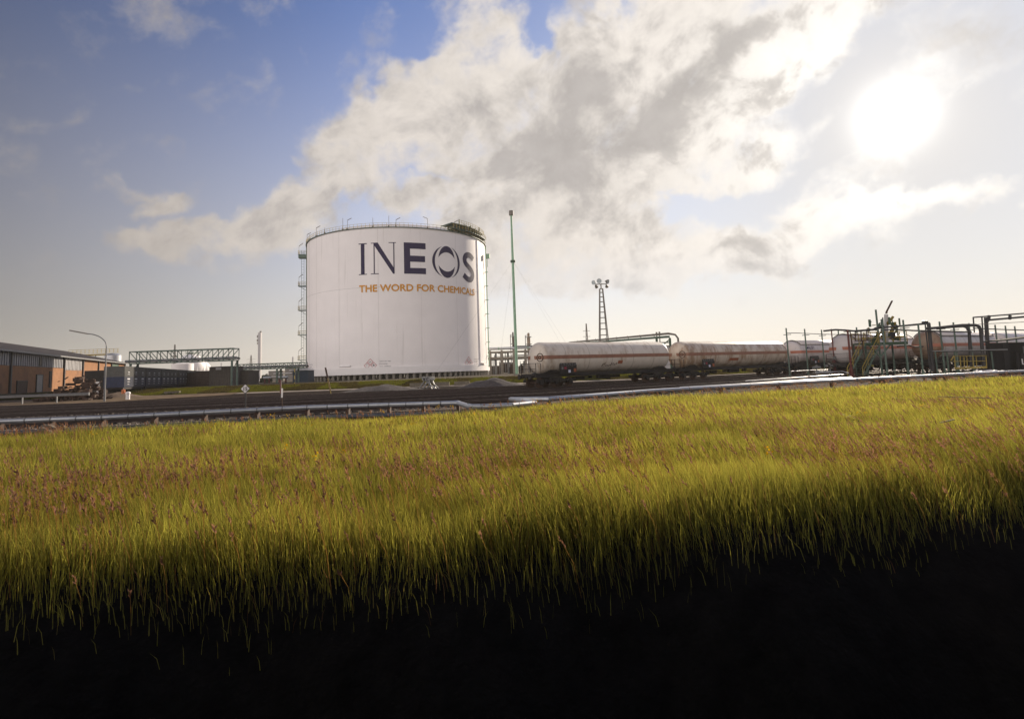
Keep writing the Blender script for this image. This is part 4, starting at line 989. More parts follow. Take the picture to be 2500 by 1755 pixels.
# tall grey stack, pylons
p = here(634, 890, 300); t = thing('exhaust_stack', 'tall slim grey square stack left of the storage tank', 'stack', (p.x, p.y, PZ)); h = here(632, 812, 300).z - PZ
MB().box((0, 0, h / 2), (1.4, 1.4, h)).build('shaft', m_stack, t); mb = MB(); mb.tube((.3, 0, h), (.3, 0, h + .7), .5, n=12); mb.box((-1.2, 0, h - 2), (.4, .8, 1.3)); mb.box((-1.2, 0, h - 4), (.5, .8, 1.2)); mb.box((-1.15, 0, h - 5.6), (.3, .7, 1.0)); mb.build('fittings', m_fix, t)
def pylon(px, ytop, Y, label, w_=1.6):
    q = here(px, ytop, Y); t = thing('pylon', label, 'pylon', (q.x, q.y, PZ), 0, 'distant lattice pylons'); h = q.z - PZ; mb = MB()
    for x in (-1, 1):
        for y in (-1, 1): mb.beam((x * w_, y * w_, 0), (x * .15, y * .15, h), .16)
    for k in range(10):
        z = h * k / 10; z2 = h * (k + 1) / 10; u = w_ * (1 - k / 10); u2 = w_ * (1 - (k + 1) / 10)
        for y in (-1, 1): mb.beam((-u, y * u, z), (u2, y * u2, z2), .1); mb.beam((u, y * u, z), (-u2, y * u2, z2), .1)
    for z in (.72, .84): mb.beam((-w_ * 2, 0, h * z), (w_ * 2, 0, h * z), .16)
    mb.build('lattice', m_fix, t)
pylon(613, 867, 420, 'small lattice pylon just left of the grey stack'); pylon(427, 841, 300, 'thin lattice mast above the long green pipe bridge', .8); pylon(1431, 790, 260, 'thin lattice mast behind the first tank wagon', .8)
# horizontal silver drums under the low bridge
for px, py, rp, ln_, lb in ((620, 920, 5.6, 22, 'shiny horizontal drum under the low green bridge, nearest the lean-to'), (652, 922, 3.0, 18, 'small horizontal drum right of the shiny one'), (690, 921, 3.2, 26, 'long grey horizontal drum near the tank')):
    c = here(px, py, 138); k = 138 / FPX; t = thing('horizontal_drum', lb, 'drum', (c.x, c.y, PZ), 0, 'horizontal drums'); r_ = rp * k; l_ = ln_ * k / 2; zc_ = c.z - PZ
    MB().lathe([(0, -l_ - r_ * .4), (r_ * .7, -l_ - r_ * .25), (r_, -l_), (r_, l_), (r_ * .7, l_ + r_ * .25), (0, l_ + r_ * .4)], 20, AX, (0, 0, zc_)).build('shell', m_alu, t, True)
    mb = MB(); 
    for x in (-l_ * .6, l_ * .6): MB().box((x, 0, max(.1, (zc_ - r_ * .7) / 2)), (.25, r_ * 1.5, max(.2, zc_ - r_ * .7))).build('saddle', m_red, t)
# small grey-roofed hut left of the tank
a = here(722, 905, 135); t = thing('hut', 'small dark blue hut with pale pitched roof beside the tank', 'hut', (a.x, a.y, PZ)); h = a.z - PZ
MB().box((1.1, 2, h / 2), (3.6, 4, h)).build('walls', mat('blue_hut', (.02, .04, .07), .6), t)
mb = MB(); mb.prism([Vector((-1.2, 0, h)), Vector((3.3, 0, h)), Vector((1.0, 0, h + .75))], (0, -.4, 0), (0, 4.4, 0)); mb.build('roof', m_alu, t)

# ------------------------------------------------------------------ centre: pipe rack behind the tank, mast, floodlight tower
a = here(1190, 852, 190); b = here(1420, 846, 190)
t = thing('pipe_rack', 'concrete-framed pipe rack with a big silver pipe on top, right of the tank', 'pipe rack', (a.x, a.y, PZ)); ln_ = b.x - a.x; h = a.z - PZ
MB().tube((0, 0, h), (ln_, 0, h), .42, n=16).build('main_pipe', m_alu, t, True)
cf = MB()
for i in range(8):
    x = .8 + i * ln_ / 8
    for y in (-2.5, 2.5): cf.box((x, y, (h - 1.0) / 2), (.75, .75, h - 1.0))
    cf.box((x, 0, h - 1.0), (.6, 5.6, .8))
for y in (-2.5, 2.5): cf.box((ln_ / 2, y, h * .62), (ln_, .5, .7)); cf.box((ln_ / 2, y, h - 1.2), (ln_, .5, .5))
cf.build('concrete_frame', m_conc, t)
pp = MB()
for k in range(22):
    z = h * random.choice((.55, .68, .72, .80, .84)); x = random.uniform(0, ln_ * .7); pp.tube((x, random.uniform(-2.4, 2.4), z + random.random() * .3), (x + random.uniform(3, 14), random.uniform(-2.4, 2.4), z + random.random() * .3), random.uniform(.07, .22), n=8)
for k in range(30): x = random.uniform(0, ln_); y = random.uniform(-2, 2); pp.tube((x, y, 0), (x, y, h * random.uniform(.4, .9)), random.uniform(.08, .3), n=8)
pp.build('small_pipes', m_galv, t)
for k in range(16): MB().box((random.uniform(0, ln_), random.uniform(3.2, 8), random.uniform(.8, 2.0)), (random.uniform(1, 3), random.uniform(1, 3), random.uniform(1.6, 3.4))).build('pump_skid', m_rust, t)
cl = MB()
for x in (ln_ * .12, ln_ * .43, ln_ * .56): cl.tube((x - .15, 0, h), (x + .15, 0, h), .47, n=16)
cl.build('pipe_collar', m_ltgreen, t)
# two process columns
for px, yt, rp, lb, cap_ in ((1252, 810, 2.6, 'thin dark process column left of the second one, behind the pipe rack', m_rust), (1290, 812, 4.2, 'tan process column with a thin side pipe behind the pipe rack', mat('tan_steel', (.26, .19, .13), .6, c2=(.12, .08, .06), c2amt=.5))):
    q = here(px, yt, 230); r_ = rp / FPX * 230; h = q.z - PZ; t = thing('process_column', lb, 'process column', (q.x, q.y, PZ), 0, 'process columns')
    MB().lathe([(r_, 0), (r_, h * .86), (r_ * .7, h * .9), (r_ * .7, h - .3), (0, h)], 18).build('shell', cap_, t, True)
    mb = MB()
    for z in (.3, .5, .7, .88): mb.lathe([(r_ + .02, h * z), (r_ + .5, h * z), (r_ + .5, h * z + .25), (r_ + .02, h * z + .25)], 16)
    mb.tube((-r_ - .6, 0, 0), (-r_ - .6, 0, h * .93), .14, n=8); mb.beam((-r_ - .6, 0, h * .93), (0, 0, h * .93), .2); mb.build('platforms', m_galv, t)
# green mast with guy wires
p = here(1261, 915, 110); q = here(1248, 515, 110); t = thing('mast', 'very tall pale green mast with a grey cap and thin guy wires', 'mast', (.5, 110, PZ)); h = q.z - PZ; hr = here(1252, 637, 110).z - PZ
MB().tube((0, 0, 0), (0, 0, hr), .28, .25, 14).build('lower_tube', m_ltgreen, t, True); MB().tube((0, 0, hr), (0, 0, h - .6), .25, .18, 14).build('upper_tube', m_ltgreen, t, True)
mb = MB(); mb.tube((0, 0, hr - .3), (0, 0, hr + .1), .48, n=14); mb.build('guy_ring', m_dgreen, t); MB().tube((0, 0, h - .9), (0, 0, h), .42, n=14).build('cap', m_fix, t)
MB().box((0, 0, .15), (1.2, 1.2, .3)).build('base', m_conc, t)
for x, y in ((-13.5, -19), (13.5, 5), (10, -15), (-4, 14)): MB().tube((0, 0, hr), (x, y, 0), .009, n=4).build('guy_wire', m_fix, t)
# floodlight tower
top = here(1462, 694, 110); base = here(1477, 835, 110); t = thing('floodlight_tower', 'tapering lattice tower with a cluster of round floodlights, behind the first tank wagon', 'floodlight tower', (17.2, 110, PZ)); h = top.z - PZ
mb = MB(); w0, w1_ = 1.05, .28; ht = h - .9
def lw(z): return w0 + (w1_ - w0) * z / ht
for x, y in ((-1, -1), (1, -1), (1, 1), (-1, 1)): mb.beam((x * w0, y * w0, 0), (x * w1_, y * w1_, ht), .13)
zs = [ht * (1 - (1 - k / 15) ** 1.15) for k in range(16)]
for z, z2 in zip(zs, zs[1:]):
    u, u2 = lw(z), lw(z2)
    for a, b in (((-1, -1), (1, -1)), ((1, -1), (1, 1)), ((1, 1), (-1, 1)), ((-1, 1), (-1, -1))):
        mb.beam((a[0]*u2, a[1]*u2, z2), (b[0]*u2, b[1]*u2, z2), .08)
mb.beam((0, 0, ht), (0, 0, h), .18); mb.build('lattice', m_fix, t)
hd = MB(); hd.beam((-1.1, 0, h), (1.1, 0, h), .14); hd.beam((0, -.6, h), (0, .6, h), .12); hb_ = hd.build('crossarm', m_fix, t)
for x, y, z, dx, dy, dz, r_ in ((-1.35, -.4, .32, -.6, -.8, -.25, .42), (-.42, -.7, .52, -.1, -1, -.15, .46), (1.15, -.3, .42, .75, -.6, -.3, .44), (-.85, .4, -.38, .5, .6, -.5, .32), (1.15, .4, -.36, .3, .8, -.5, .32)):
    d = Vector((dx, dy, dz)).normalized(); q = d.to_track_quat('Z', 'Y').to_matrix(); L_ = MB(); L_.lathe([(0, -.42), (.12, -.4), (.16, -.26), (r_ * .7, -.1), (r_, .16), (r_, .22), (r_ * .93, .22)], 18, q, (x, y, h + z)); lo = L_.build('floodlight', m_fix, t, True)
    g = MB(); g.lathe([(0, .2), (r_ * .93, .2)], 18, q, (x, y, h + z)); g.build('lens', m_glass, lo); MB().beam((x, y, h + z - .1), (x * .85, y * .6, h), .08).build('bracket', m_fix, t)
# green pipe bridge behind the wagons, with bend
a = here(1390, 840, 125); b = here(1632, 822, 92); t = thing('pipe_bridge', 'sloping green pipe bridge with a dark bent pipe, between the first two wagons', 'pipe bridge', (a.x, a.y, PZ), 0, 'green pipe bridges')
A = Vector((0, 0, a.z - PZ)); B = Vector((b.x - a.x, b.y - a.y, b.z - PZ)); mb = MB(); mb.beam(A, B, .5, .35); mb.beam(A - Vector((0, 0, .3)), B - Vector((0, 0, .9)), .18)
for k in range(1, 9): p_ = A.lerp(B, k / 9); mb.beam(p_ + Vector((0, -.6, -.1)), p_ + Vector((0, .6, .7)), .08)
mb.build('girder', m_green, t)
MB().path([A + Vector((0, 0, .35)), B + Vector((0, 0, .5)), B + Vector((1.1, 0, .3)), B + Vector((1.5, 0, -.3)), B + Vector((1.55, 0, -4.4))], .16, 10).build('bent_pipe', m_fix, t, True)
MB().path([A + Vector((-2, 0, -.1)), A + Vector((-9, 0, -.15)), A + Vector((-12, 0, -.1))], .16, 8).build('bent_pipe', m_galv, t, True)
lg = MB()
for p_ in (B + Vector((-1.9, 0, 0)), B + Vector((.2, 0, -.2))): lg.beam((p_.x, p_.y, 0), p_, .3)
lg.beam((B.x - 1.9, B.y, B.z - 2.0), (B.x + .2, B.y, B.z - .4), .15); lg.build('legs', m_dgreen, t)
lp = MB(); q0 = here(1436, 838, 120) ; q0 = Vector((q0.x - a.x, q0.y - a.y, q0.z - PZ)); k = 120 / FPX
lp.path([q0 + Vector((-5*k, 0, -8*k))] + [q0 + Vector((-5*k*math.cos(R(g)), 0, 5*k*math.sin(R(g)) - 1*k)) for g in range(10, 171, 20)] + [q0 + Vector((5*k, 0, -8*k))], .17, 8); lp.build('expansion_loop', m_dgreen, t)
a = here(1610, 846, 98); t = thing('grey_cabin', 'grey sheet cabin on the far side, seen between the first two wagons', 'cabin', (a.x, a.y, PZ)); MB().box((1.6, 1.5, (a.z - PZ) / 2), (3.8, 3, a.z - PZ)).build('walls', m_stack, t); MB().box((1.6, 1.5, a.z - PZ + .06), (4.0, 3.2, .12)).build('roof', m_pipe_dark, t)
for i, (px, yt) in enumerate(((1603, 814), (1610, 813))):
    q = here(px, yt, 160); t = thing('vent_pipe', ('left' if i == 0 else 'right') + ' one of two thin vent pipes behind the gap between the first wagons', 'vent pipe', (q.x, q.y, PZ), 0, 'thin vent pipes'); MB().tube((0, 0, 0), (0, 0, q.z - PZ), .16, n=8).build('tube', m_fix, t); MB().tube((0, 0, q.z - PZ - .1), (0, 0, q.z - PZ + .35), .26, n=8).build('cowl', m_fix, t)
# far tree line and plant buildings close to the horizon
m_far = mat('far_foliage', (.05, .055, .035), .9, var=.3)
def bush(px, py, wpx, hpx, Y, label):
    c = here(px, py, Y); k = Y / FPX; vs = []; fs = []; n_ = 260
    for i in range(n_):
        a = random.uniform(0, 6.28); rr = random.random() ** .5; u = math.cos(a) * rr * wpx * k; v = random.uniform(-.5, .5) * wpx * k; z = max(0, (abs(math.sin(a)) * rr)) * hpx * k * random.uniform(.7, 1.05)
        s_ = random.uniform(.35, .8); o = len(vs); d1 = Vector((random.uniform(-1, 1), random.uniform(-1, 1), random.uniform(-1, 1))).normalized() * s_; d2 = d1.orthogonal().normalized() * s_
        p_ = Vector((u, v, z + .3)); vs += [p_ - d1, p_ + d2, p_ + d1, p_ - d2]; fs.append((o, o+1, o+2, o+3))
    t = thing('tree', label, 'tree', (c.x, c.y, PZ), 0, 'far trees'); MB().add(vs, fs).build('crown', m_far, t); MB().tube((0, 0, 0), (0, 0, hpx * k * .7), .25, .1, 6).build('trunk', m_wood, t)
bush(650, 893, 11, 13, 170, 'rounded dark bush on top of the plant right of the grey stack'); bush(507, 898, 9, 14, 230, 'small tree right of the gas spheres')
for i in range(26):
    x = -700 + i * 62 + random.uniform(-20, 20); 
    if -160 < x < -20: pass
def blockrow(name, label, x0, x1, Y, hmin, hmax, n_, mt, seed):
    r_ = random.Random(seed); t = thing(name, label, 'plant buildings', ((x0 + x1) / 2, Y, PZ)); mb = MB(); pp = MB()
    for k in range(n_):
        x = x0 + (x1 - x0) * (k + r_.random()) / n_ - (x0 + x1) / 2; h = r_.uniform(hmin, hmax); w_ = (x1 - x0) / n_ * r_.uniform(.4, 1.1)
        mb.box((x, 0, h / 2), (w_, 8, h))
        if r_.random() < .5: pp.tube((x, 0, 0), (x, 0, h * r_.uniform(1.2, 1.9)), r_.uniform(.25, .8), n=8)
        if r_.random() < .6: pp.tube((x, -5, h * .7), (x + w_ * 1.6, -5, h * .7), .3, n=8)
    mb.build('building_block', mt, t); pp.build('pipes_and_stacks', m_stack, t)
blockrow('plant', 'distant low plant buildings left of the storage tank', -260, -92, 330, 3, 8, 22, mat('haze_brown', (.16, .14, .13), .9), 3)
blockrow('plant', 'distant low plant buildings behind the tank wagons', -10, 260, 340, 3, 7, 26, mat('haze_brown', (.16, .14, .13), .9), 5)
o = MB(); rr_ = random.Random(4)
vs = []; fs = []
for k in range(2600):
    x = rr_.uniform(-900, 1100); y = 700 + rr_.uniform(-10, 10); z = PZ + rr_.random() ** .8 * (7 + 3 * math.sin(x * .02) + 2 * math.sin(x * .09)); s_ = rr_.uniform(1.2, 2.8); q_ = len(vs)
    d1 = Vector((rr_.uniform(-1, 1), rr_.uniform(-.4, .4), rr_.uniform(-1, 1))).normalized() * s_; d2 = Vector((-d1.z, d1.y, d1.x)); p_ = Vector((x, y, z)); vs += [p_ - d1, p_ + d2, p_ + d1, p_ - d2]; fs.append((q_, q_+1, q_+2, q_+3))
stuff(MB().add(vs, fs).build('far_woodland', mat('far_wood', (.09, .09, .08), .9)), 'low line of far woodland along the horizon', 'woodland')

# ------------------------------------------------------------------ silver pipe along the field
def pipepts(pts, h): return [G(x, y, h) for x, y in pts]
PH = .26; P1_ = pipepts(PIPE_PX, PH); P2_ = pipepts(PIPE_PX2, PH)
zig = [G(1118, 983.5, PH), G(1152, 994, PH), G(1250, 989.5, PH), G(1306, 983.5, PH), G(1246, 974.5, PH), G(1262, 972.5, PH)]
t = thing('silver_pipeline', 'long silver clad pipeline between the grass and the tracks, with a zigzag bend', 'pipeline', P1_[3])
o0 = P1_[3]; sub = lambda ps: [p - Vector(o0) for p in ps]
def dens_(pts, n=5):
    r = []
    for a, b in zip(pts, pts[1:]): r += [a.lerp(b, k / n) for k in range(n)]
    return r + [pts[-1]]
rad_ = .105
MB().path(sub(dens_(P1_ + zig[1:3], 3)), rad_, 14).build('pipe', m_alu, t, True)
MB().path(sub([zig[2], zig[3]]), rad_, 14).build('pipe', m_alu, t, True); MB().path(sub([zig[3] + Vector((.03, 0, 0)), zig[4]]), rad_ * .98, 14).build('pipe', m_alu, t, True)
MB().path(sub([zig[4], P2_[0]] + dens_(P2_, 3)[1:]), rad_ * 1.02, 14).build('pipe', m_alu, t, True)
cl = MB()
for pl in (P1_, P2_):
    for p_ in dens_(pl, 4): 
        i_ = p_ - o0; cl.lathe([(rad_ + .004, -.03), (rad_ + .012, 0), (rad_ + .004, .03)], 14, Vector((1, .1, 0)).to_track_quat('Z', 'Y').to_matrix(), i_)
cl.build('cladding_bands', m_galv, t)
for pl in (P1_, P2_):
    for p_ in dens_(pl, 2)[::1]: MB().box(p_ - o0 + Vector((0, 0, -.26)), (.14, .30, .30)).build('support', m_rust, t)
# second, thinner dark cable tray behind
t2 = thing('cable_trough', 'low grey-blue cable trough running under the left part of the silver pipeline', 'cable trough', P1_[3] + Vector((0, -.5, 0)))
vs_ = [p - o0 + Vector((0, .05, -.42)) for p in P1_]; MB().path(vs_, .09, 4).build('trough', mat('blue_grey_cover', (.07, .085, .12), .6), t2)

def on_line(px, off, z=-.1):              # point on a line parallel to the tracks
    v = ray(px, 900); o_ = W0 + NRM * off; k_ = v.x / v.y      # x = k y
    s = (k_ * o_.y - o_.x) / (DIR.x - k_ * DIR.y); p_ = o_ + DIR * s; return Vector((p_.x, p_.y, z))
# ------------------------------------------------------------------ loading area: posts with brackets
POSTS = [(1929, 920, 801, 'green', 1), (1974, 917, 803, 'green', 1), (2015, 913, 805, 'green', 1), (2217, 913, 781, 'green', 1), (2306, 903, 785, 'green', 1), (2340, 901, 787, 'green', 1),
         (2378, 899, 789, 'green', 1), (2442, 895, 793, 'green', 0), (2467, 893, 795, 'green', 0), (2490, 891, 796, 'green', 0), (2056, 912, 805, 'green', 0), (2102, 915, 799, 'green', 0), (2165, 921, 779, 'green', 1), (2253, 908, 790, 'green', 0)]
posn = []
for i, (px, pb, ptop, c_, foot) in enumerate(POSTS):
    q = G(px, pb, -.1) if px < 2110 else on_line(px, -19.4); h = here(px - (pb - ptop) * .09, ptop, q.y).z + .22; posn.append((q, h))
    names_ = ('first green post from the left, before the MILLET wagon', 'second green post from the left, across the word MILLET', 'third green post from the left', 'green post before the brown round wagon end', 'green post right of the bent dark pipe', 'green post before the lettered grey wagon', 'green post left of the tall portal frame', 'green post before the last grey wagon', 'green post just left of the dark shed', 'green post above the dark shed', 'thin green post behind the thick red one', 'green post before the half-hidden wagon', 'tall green post through the loading platform', 'green post at the right edge of the brown wagon end')
    t = thing('steel_post', names_[i], 'post', (q.x, q.y, -.22), 0, 'posts of the loading area'); MB().tube((0, 0, 0), (0, 0, h), .085, .075, 10).build('shaft', m_green, t, True)
    fb = MB(); fb.box((0, 0, .04), (.42, .42, .08))
    for a in (0, 90): fb.prism([Vector((-.2, 0, 0)), Vector((.2, 0, 0)), Vector((.07, 0, .5)), Vector((-.07, 0, .5))] if a == 0 else [Vector((0, -.2, 0)), Vector((0, .2, 0)), Vector((0, .07, .5)), Vector((0, -.07, .5))], (0, -.015, .08) if a == 0 else (-.015, 0, .08), (0, .015, .08) if a == 0 else (.015, 0, .08))
    fb.build('foot', m_green, t)
    if foot: MB().beam((-.35, 0, h - .75), (.5, 0, h - .72), .07).build('bracket', m_pipe_dark, t)
for i, (px, pb, ptop, r_, lb) in enumerate(((2040, 918, 803, .06, 'thin dark red post with a small white plate'), (2080, 920, 805, .09, 'thick dark red post left of the loading stairs'))):
    q = G(px, pb, -.1); h = here(px - 9, ptop, q.y).z + .22; t = thing('red_post', lb, 'post', (q.x, q.y, -.22), 0, 'dark red posts'); MB().tube((0, 0, 0), (0, 0, h), r_, n=10).build('shaft', m_red, t, True)
    MB().tube((0, 0, 0), (0, 0, 1.1), r_ + .06, n=10).build('sleeve', m_red, t, True)
    if i == 0: MB().box((0, -.12, 2.05), (.36, .03, .34)).build('plate', m_galv, t)
    for dx in (-.25, .25): MB().tube((dx, 0, 0), (dx * .6, 0, 1.8 if i == 0 else .9), .035, n=6).build('strut', m_red, t)
def at(px, py, Y): return here(px, py, Y)
def hline(name, label, cat, pts, r_, mt, n=8, group=None, hang=()):
    o_ = Vector(pts[0]); t = thing(name, label, cat, o_, 0, group); MB().path([Vector(p) - o_ for p in pts], r_, n).build('tube', mt, t, True)
    for k, (f, ln) in enumerate(hang):
        L_ = MB(); i = min(int(f * (len(pts) - 1)), len(pts) - 2); p = Vector(pts[i]).lerp(Vector(pts[i+1]), f * (len(pts)-1) - i) - o_; L_.beam(p, p - Vector((0, 0, ln)), .06); L_.build('hanger', mt, t)
    return t
Yp = posn[0][0].y
Yq = posn[3][0].y
hline('overhead_line', 'thin overhead line between the first green posts', 'overhead line', [at(1921, 813, Yp), at(1945, 813, Yp), at(1966, 814, Yp - 1), at(2010, 816, Yp - 2), at(2060, 817, Yp - 3), at(2100, 817, Yp - 4)], .035, m_pipe_dark, 6, 'overhead lines')
hline('overhead_pipe', 'dark overhead pipe from the third green post to the loading tower', 'overhead pipe', [at(2010, 808, 59), at(2040, 805, 58.5), at(2062, 806, 58), at(2085, 808, 57.5), at(2130, 805, 57), at(2145, 800, 56.5), at(2200, 796, 56), at(2270, 789, 55)], .09, m_pipe_dark, 8, 'overhead pipes')
hline('overhead_pipe', 'lower dark overhead pipe above the brown wagon end', 'overhead pipe', [at(2150, 806, 55.6), at(2185, 804, 55.4), at(2230, 807, 55), at(2275, 808, 54.5), at(2372, 811, 54)], .07, m_pipe_dark, 8, 'overhead pipes')
hline('bent_pipe', 'thick dark pipe bending down before the lettered grey wagon, left of its twin', 'pipe', [at(2262, 802, 55), at(2320, 798, 54.6), at(2352, 796, 54.3), at(2360, 799, 54.2), at(2366, 808, 54.2), at(2371, 895, 54.2)], .13, m_pipe_dark, 12, 'bent dark pipes')
hline('bent_pipe', 'thick dark pipe with a rounded elbow, right one of the pair', 'pipe', [at(2300, 799, 55), at(2350, 794, 54.3), at(2382, 794, 54), at(2390, 797, 54), at(2394, 806, 54), at(2402, 895, 54)], .14, m_pipe_dark, 12, 'bent dark pipes')
hline('steel_column', 'dark thick steel column at the right edge of the brown wagon end', 'column', [at(2267, 789, 55), at(2278, 905, 55)], .16, m_pipe_dark, 12)
# portal frame
t = thing('portal_frame', 'tall dark steel portal frame running off the right edge', 'portal frame', on_line(2414, -19.6)); o_ = Vector(t.location); Yf = o_.y
def rel(px, py, Y): return here(px, py, Y) - o_
mb = MB(); mb.beam(Vector((0, 0, -.1)), rel(2407, 775, Yf), .26); mb.build('column', m_pipe_dark, t)
mb = MB(); mb.beam(rel(2407, 782, Yf), rel(2640, 761, Yf), .22, .2); mb.beam(rel(2376, 775, Yf), rel(2640, 754, Yf), .14); mb.beam(rel(2407, 790, Yf), rel(2414, 782, Yf), .14)
for x in (2414, 2465, 2516): mb.beam(rel(x, 780, Yf), rel(x + 1, 770, Yf), .2)
mb.build('top_beam', m_pipe_dark, t)
for x, y0, y1 in ((2376, 775, 812), (2397, 773, 818)): MB().tube(rel(x, y0, Yf), rel(x + 3, y1, Yf), .07, n=8).build('drop_pipe', m_pipe_dark, t)
MB().beam(rel(2600, 765, Yf), rel(2612, 890, Yf), .26).build('column', m_pipe_dark, t)
hline('thin_conduit', 'thin conduit with short stubs under the portal frame', 'conduit', [at(2385, 792, 60), at(2440, 789, 60), at(2500, 786, 60), at(2560, 783, 60)], .03, m_fix, 6)
hline('overhead_line', 'overhead line across the last green posts at the right edge', 'overhead line', [at(2375, 801, 52), at(2410, 803, 51.6), at(2450, 804.5, 51.2), at(2500, 806, 50.8), at(2560, 808, 50)], .045, m_pipe_dark, 6, 'overhead lines')
# camera cluster on a pole
q = at(2258, 785, 57); t = thing('camera_pole', 'pole with two small round cameras above the brown wagon end', 'camera pole', (q.x, q.y, -.22)); hh = q.z + .22; MB().tube((0, 0, 0), (0, 0, hh), .06, n=8).build('pole', m_pipe_dark, t)
for dx, r_ in ((-.12, .17), (.18, .12)): MB().lathe([(0, -.15), (r_, -.1), (r_, .1), (0, .15)], 12, off=(dx, 0, hh - .05)).build('camera_head', m_black, t, True)
# ------------------------------------------------------------------ loading tower with stairs, arm and vent
base = G(2122, 918, -.1); t = thing('loading_tower', 'green loading platform on posts with yellow handrails, valves and pipes before the wagons', 'loading platform', (base.x, base.y, -.22)); o_ = Vector(t.location); Yt = base.y
Z0 = here(2130, 838, Yt).z + .22
k = Yt / FPX
mb = MB(); mb.box((1.9, 1.0, Z0), (4.4, 2.2, .14)); mb.box((1.9, -.1, Z0 - .12), (4.4, .1, .22)); mb.build('deck', m_dgreen, t)
for x, y in ((-.1, 0), (1.3, 0), (3.9, 0), (-.1, 2.0), (3.9, 2.0)): MB().box((x, y, Z0 / 2), (.13, .13, Z0)).build('leg', m_green if x else m_rust, t)
mb = MB(); mb.beam((1.3, .0, Z0 - 1.4), (.2, .0, Z0 - .1), .12); mb.beam((1.3, 0, Z0 - 1.4), (2.5, 0, Z0 - .1), .12); mb.build('brace', m_green, t)
rl = MB()
for x in np.arange(-.2, 4.2, .72):
    for y in (-.05, 2.05): rl.beam((x, y, Z0), (x, y, Z0 + 1.1), .055)
for z in (.55, 1.1):
    for y in (-.05, 2.05): rl.beam((-.2, y, Z0 + z), (4.1, y, Z0 + z), .055)
rl.build('handrail', m_yellow, t)
st = thing('stairway', 'x', 'stairs', (0, 0, 0)); del st['label']; del st['category']; st.parent = t; st.name = 'stairs'
stl = MB(); run = 2.35; w_ = 1.15
for dx in (0, w_ + .35): stl.beam((-run - .2 + dx, -.75, .0), (-.1 + dx, -.15, Z0 - .02), .06, .17)
stl.build('stringer', m_green, st)
tr_ = MB(); n_ = 13
for i in range(n_): u = (i + .5) / n_; x = -run - .2 + u * (run + .1); tr_.box((x + (w_ + .35) / 2, -.75 + .6 * u, Z0 * u), (w_ + .2, .24, .04))
tr_.build('treads', m_dgreen, st)
hr = MB()
for dx in (0, w_ + .35):
    a = Vector((-run - .2 + dx, -.75, 1.0)); b = Vector((-.1 + dx, -.15, Z0 + 1.0)); hr.beam(a, b, .055); hr.beam(a - Vector((0, 0, .45)), b - Vector((0, 0, .45)), .04); hr.beam(a, a - Vector((0, 0, 1)), .055)
    for u in (.3, .6, .9): p_ = a.lerp(b, u); hr.beam(p_, p_ - Vector((0, 0, 1)), .05)
hr.build('stair_rail', m_yellow, st)
vt = MB(); a = rel2 = here(2164, 838, Yt + 1) - o_; b = here(2163.5, 768, Yt + 1) - o_; vt.tube(a, b, .19, .18, 14); vt.build('vent_tube', m_stack, t, True)
a = here(2162, 766, Yt + 1) - o_; b = here(2178, 734.5, Yt + 1) - o_; d = b - a; pr = MB(); pr.prism([Vector((-.02, -.08, 0)), Vector((.12, -.08, .0)), Vector((.12, .08, 0)), Vector((-.02, .08, 0))], a, a + d * .12); pr.beam(a + d * .1, b, .2, .09); pr.beam(a + d * .16 + Vector((.02, -.07, 0)), b - d * .06 + Vector((.0, -.07, 0)), .08, .05); pr.build('raised_arm', m_rust, t)
a = here(2146, 832, Yt) - o_; b = here(2138, 756, Yt) - o_; MB().tube(a, b, .10, .09, 10).build('tall_pole', m_green, t, True)
for px, yt in ((2151, 780), (2155, 775)): a = here(px + 4, 832, Yt + .5) - o_; b = here(px, yt, Yt + .5) - o_; MB().tube(a, b, .06, n=8).build('thin_pole', m_pipe_dark, t)
for kk in range(46):
    a = Vector((random.uniform(.9, 4.2), random.uniform(.1, 1.8), Z0 + random.uniform(.1, 2.0))); ax = random.choice((Vector((1, 0, 0)), Vector((0, 0, 1)), Vector((0, 0, 1)), Vector((.6, 0, .8))))
    vv = MB().tube(a, a + ax * random.uniform(.25, .9), random.uniform(.04, .13), n=8)
    if kk % 5 == 0: vv.tube(a - Vector((0, .02, 0)), a + Vector((0, .1, 0)), .2, n=12)
    vv.build('valve' if kk % 5 == 0 else 'pipe_piece', m_dgreen if kk % 3 else mat('olive_paint', (.18, .13, .02), .6), t)
MB().beam(here(2180, 812, Yt) - o_, here(2176, 826, Yt) - o_, .42, .3).build('control_box', m_black, t)
MB().path([Vector((3.4, .5, Z0 - .4)), Vector((4.6, .5, Z0 - .3)), Vector((5.2, .6, Z0 - .5)), Vector((6.1, .6, Z0 - .5))], .07, 8).build('hose', m_pipe_dark, t, True)
for z in (-.75, -.95, -1.15): MB().beam((4.2, .4, Z0 + z), (6.0, .5, Z0 + z + .03), .05).build('nozzle', m_wood, t)
# left-hand frame before the half hidden wagon
t = thing('handrail_frame', 'dark red railed gangway before the half hidden wagon', 'gangway', on_line(2075, -13.9)); o_ = Vector(t.location); Y_ = o_.y
mb = MB()
for a, b in (((2060, 810), (2090, 808)), ((2088, 832), (2132, 831)), ((2088, 810), (2088, 833)), ((2102, 810), (2103, 832)), ((2116, 808), (2117, 831)), ((2075, 808), (2079, 834)), ((2090, 810), (2132, 806)), ((2078, 818), (2131, 818))): mb.beam(here(*a, Y_) - o_, here(*b, Y_) - o_, .08)
mb.build('rails', m_rust, t)
mb = MB()
for px in (2079, 2105): mb.beam(here(px, 832, Y_) - o_, Vector((here(px, 832, Y_).x - o_.x + .1, 0, -.1)), .1)
mb.build('legs', m_rust, t)
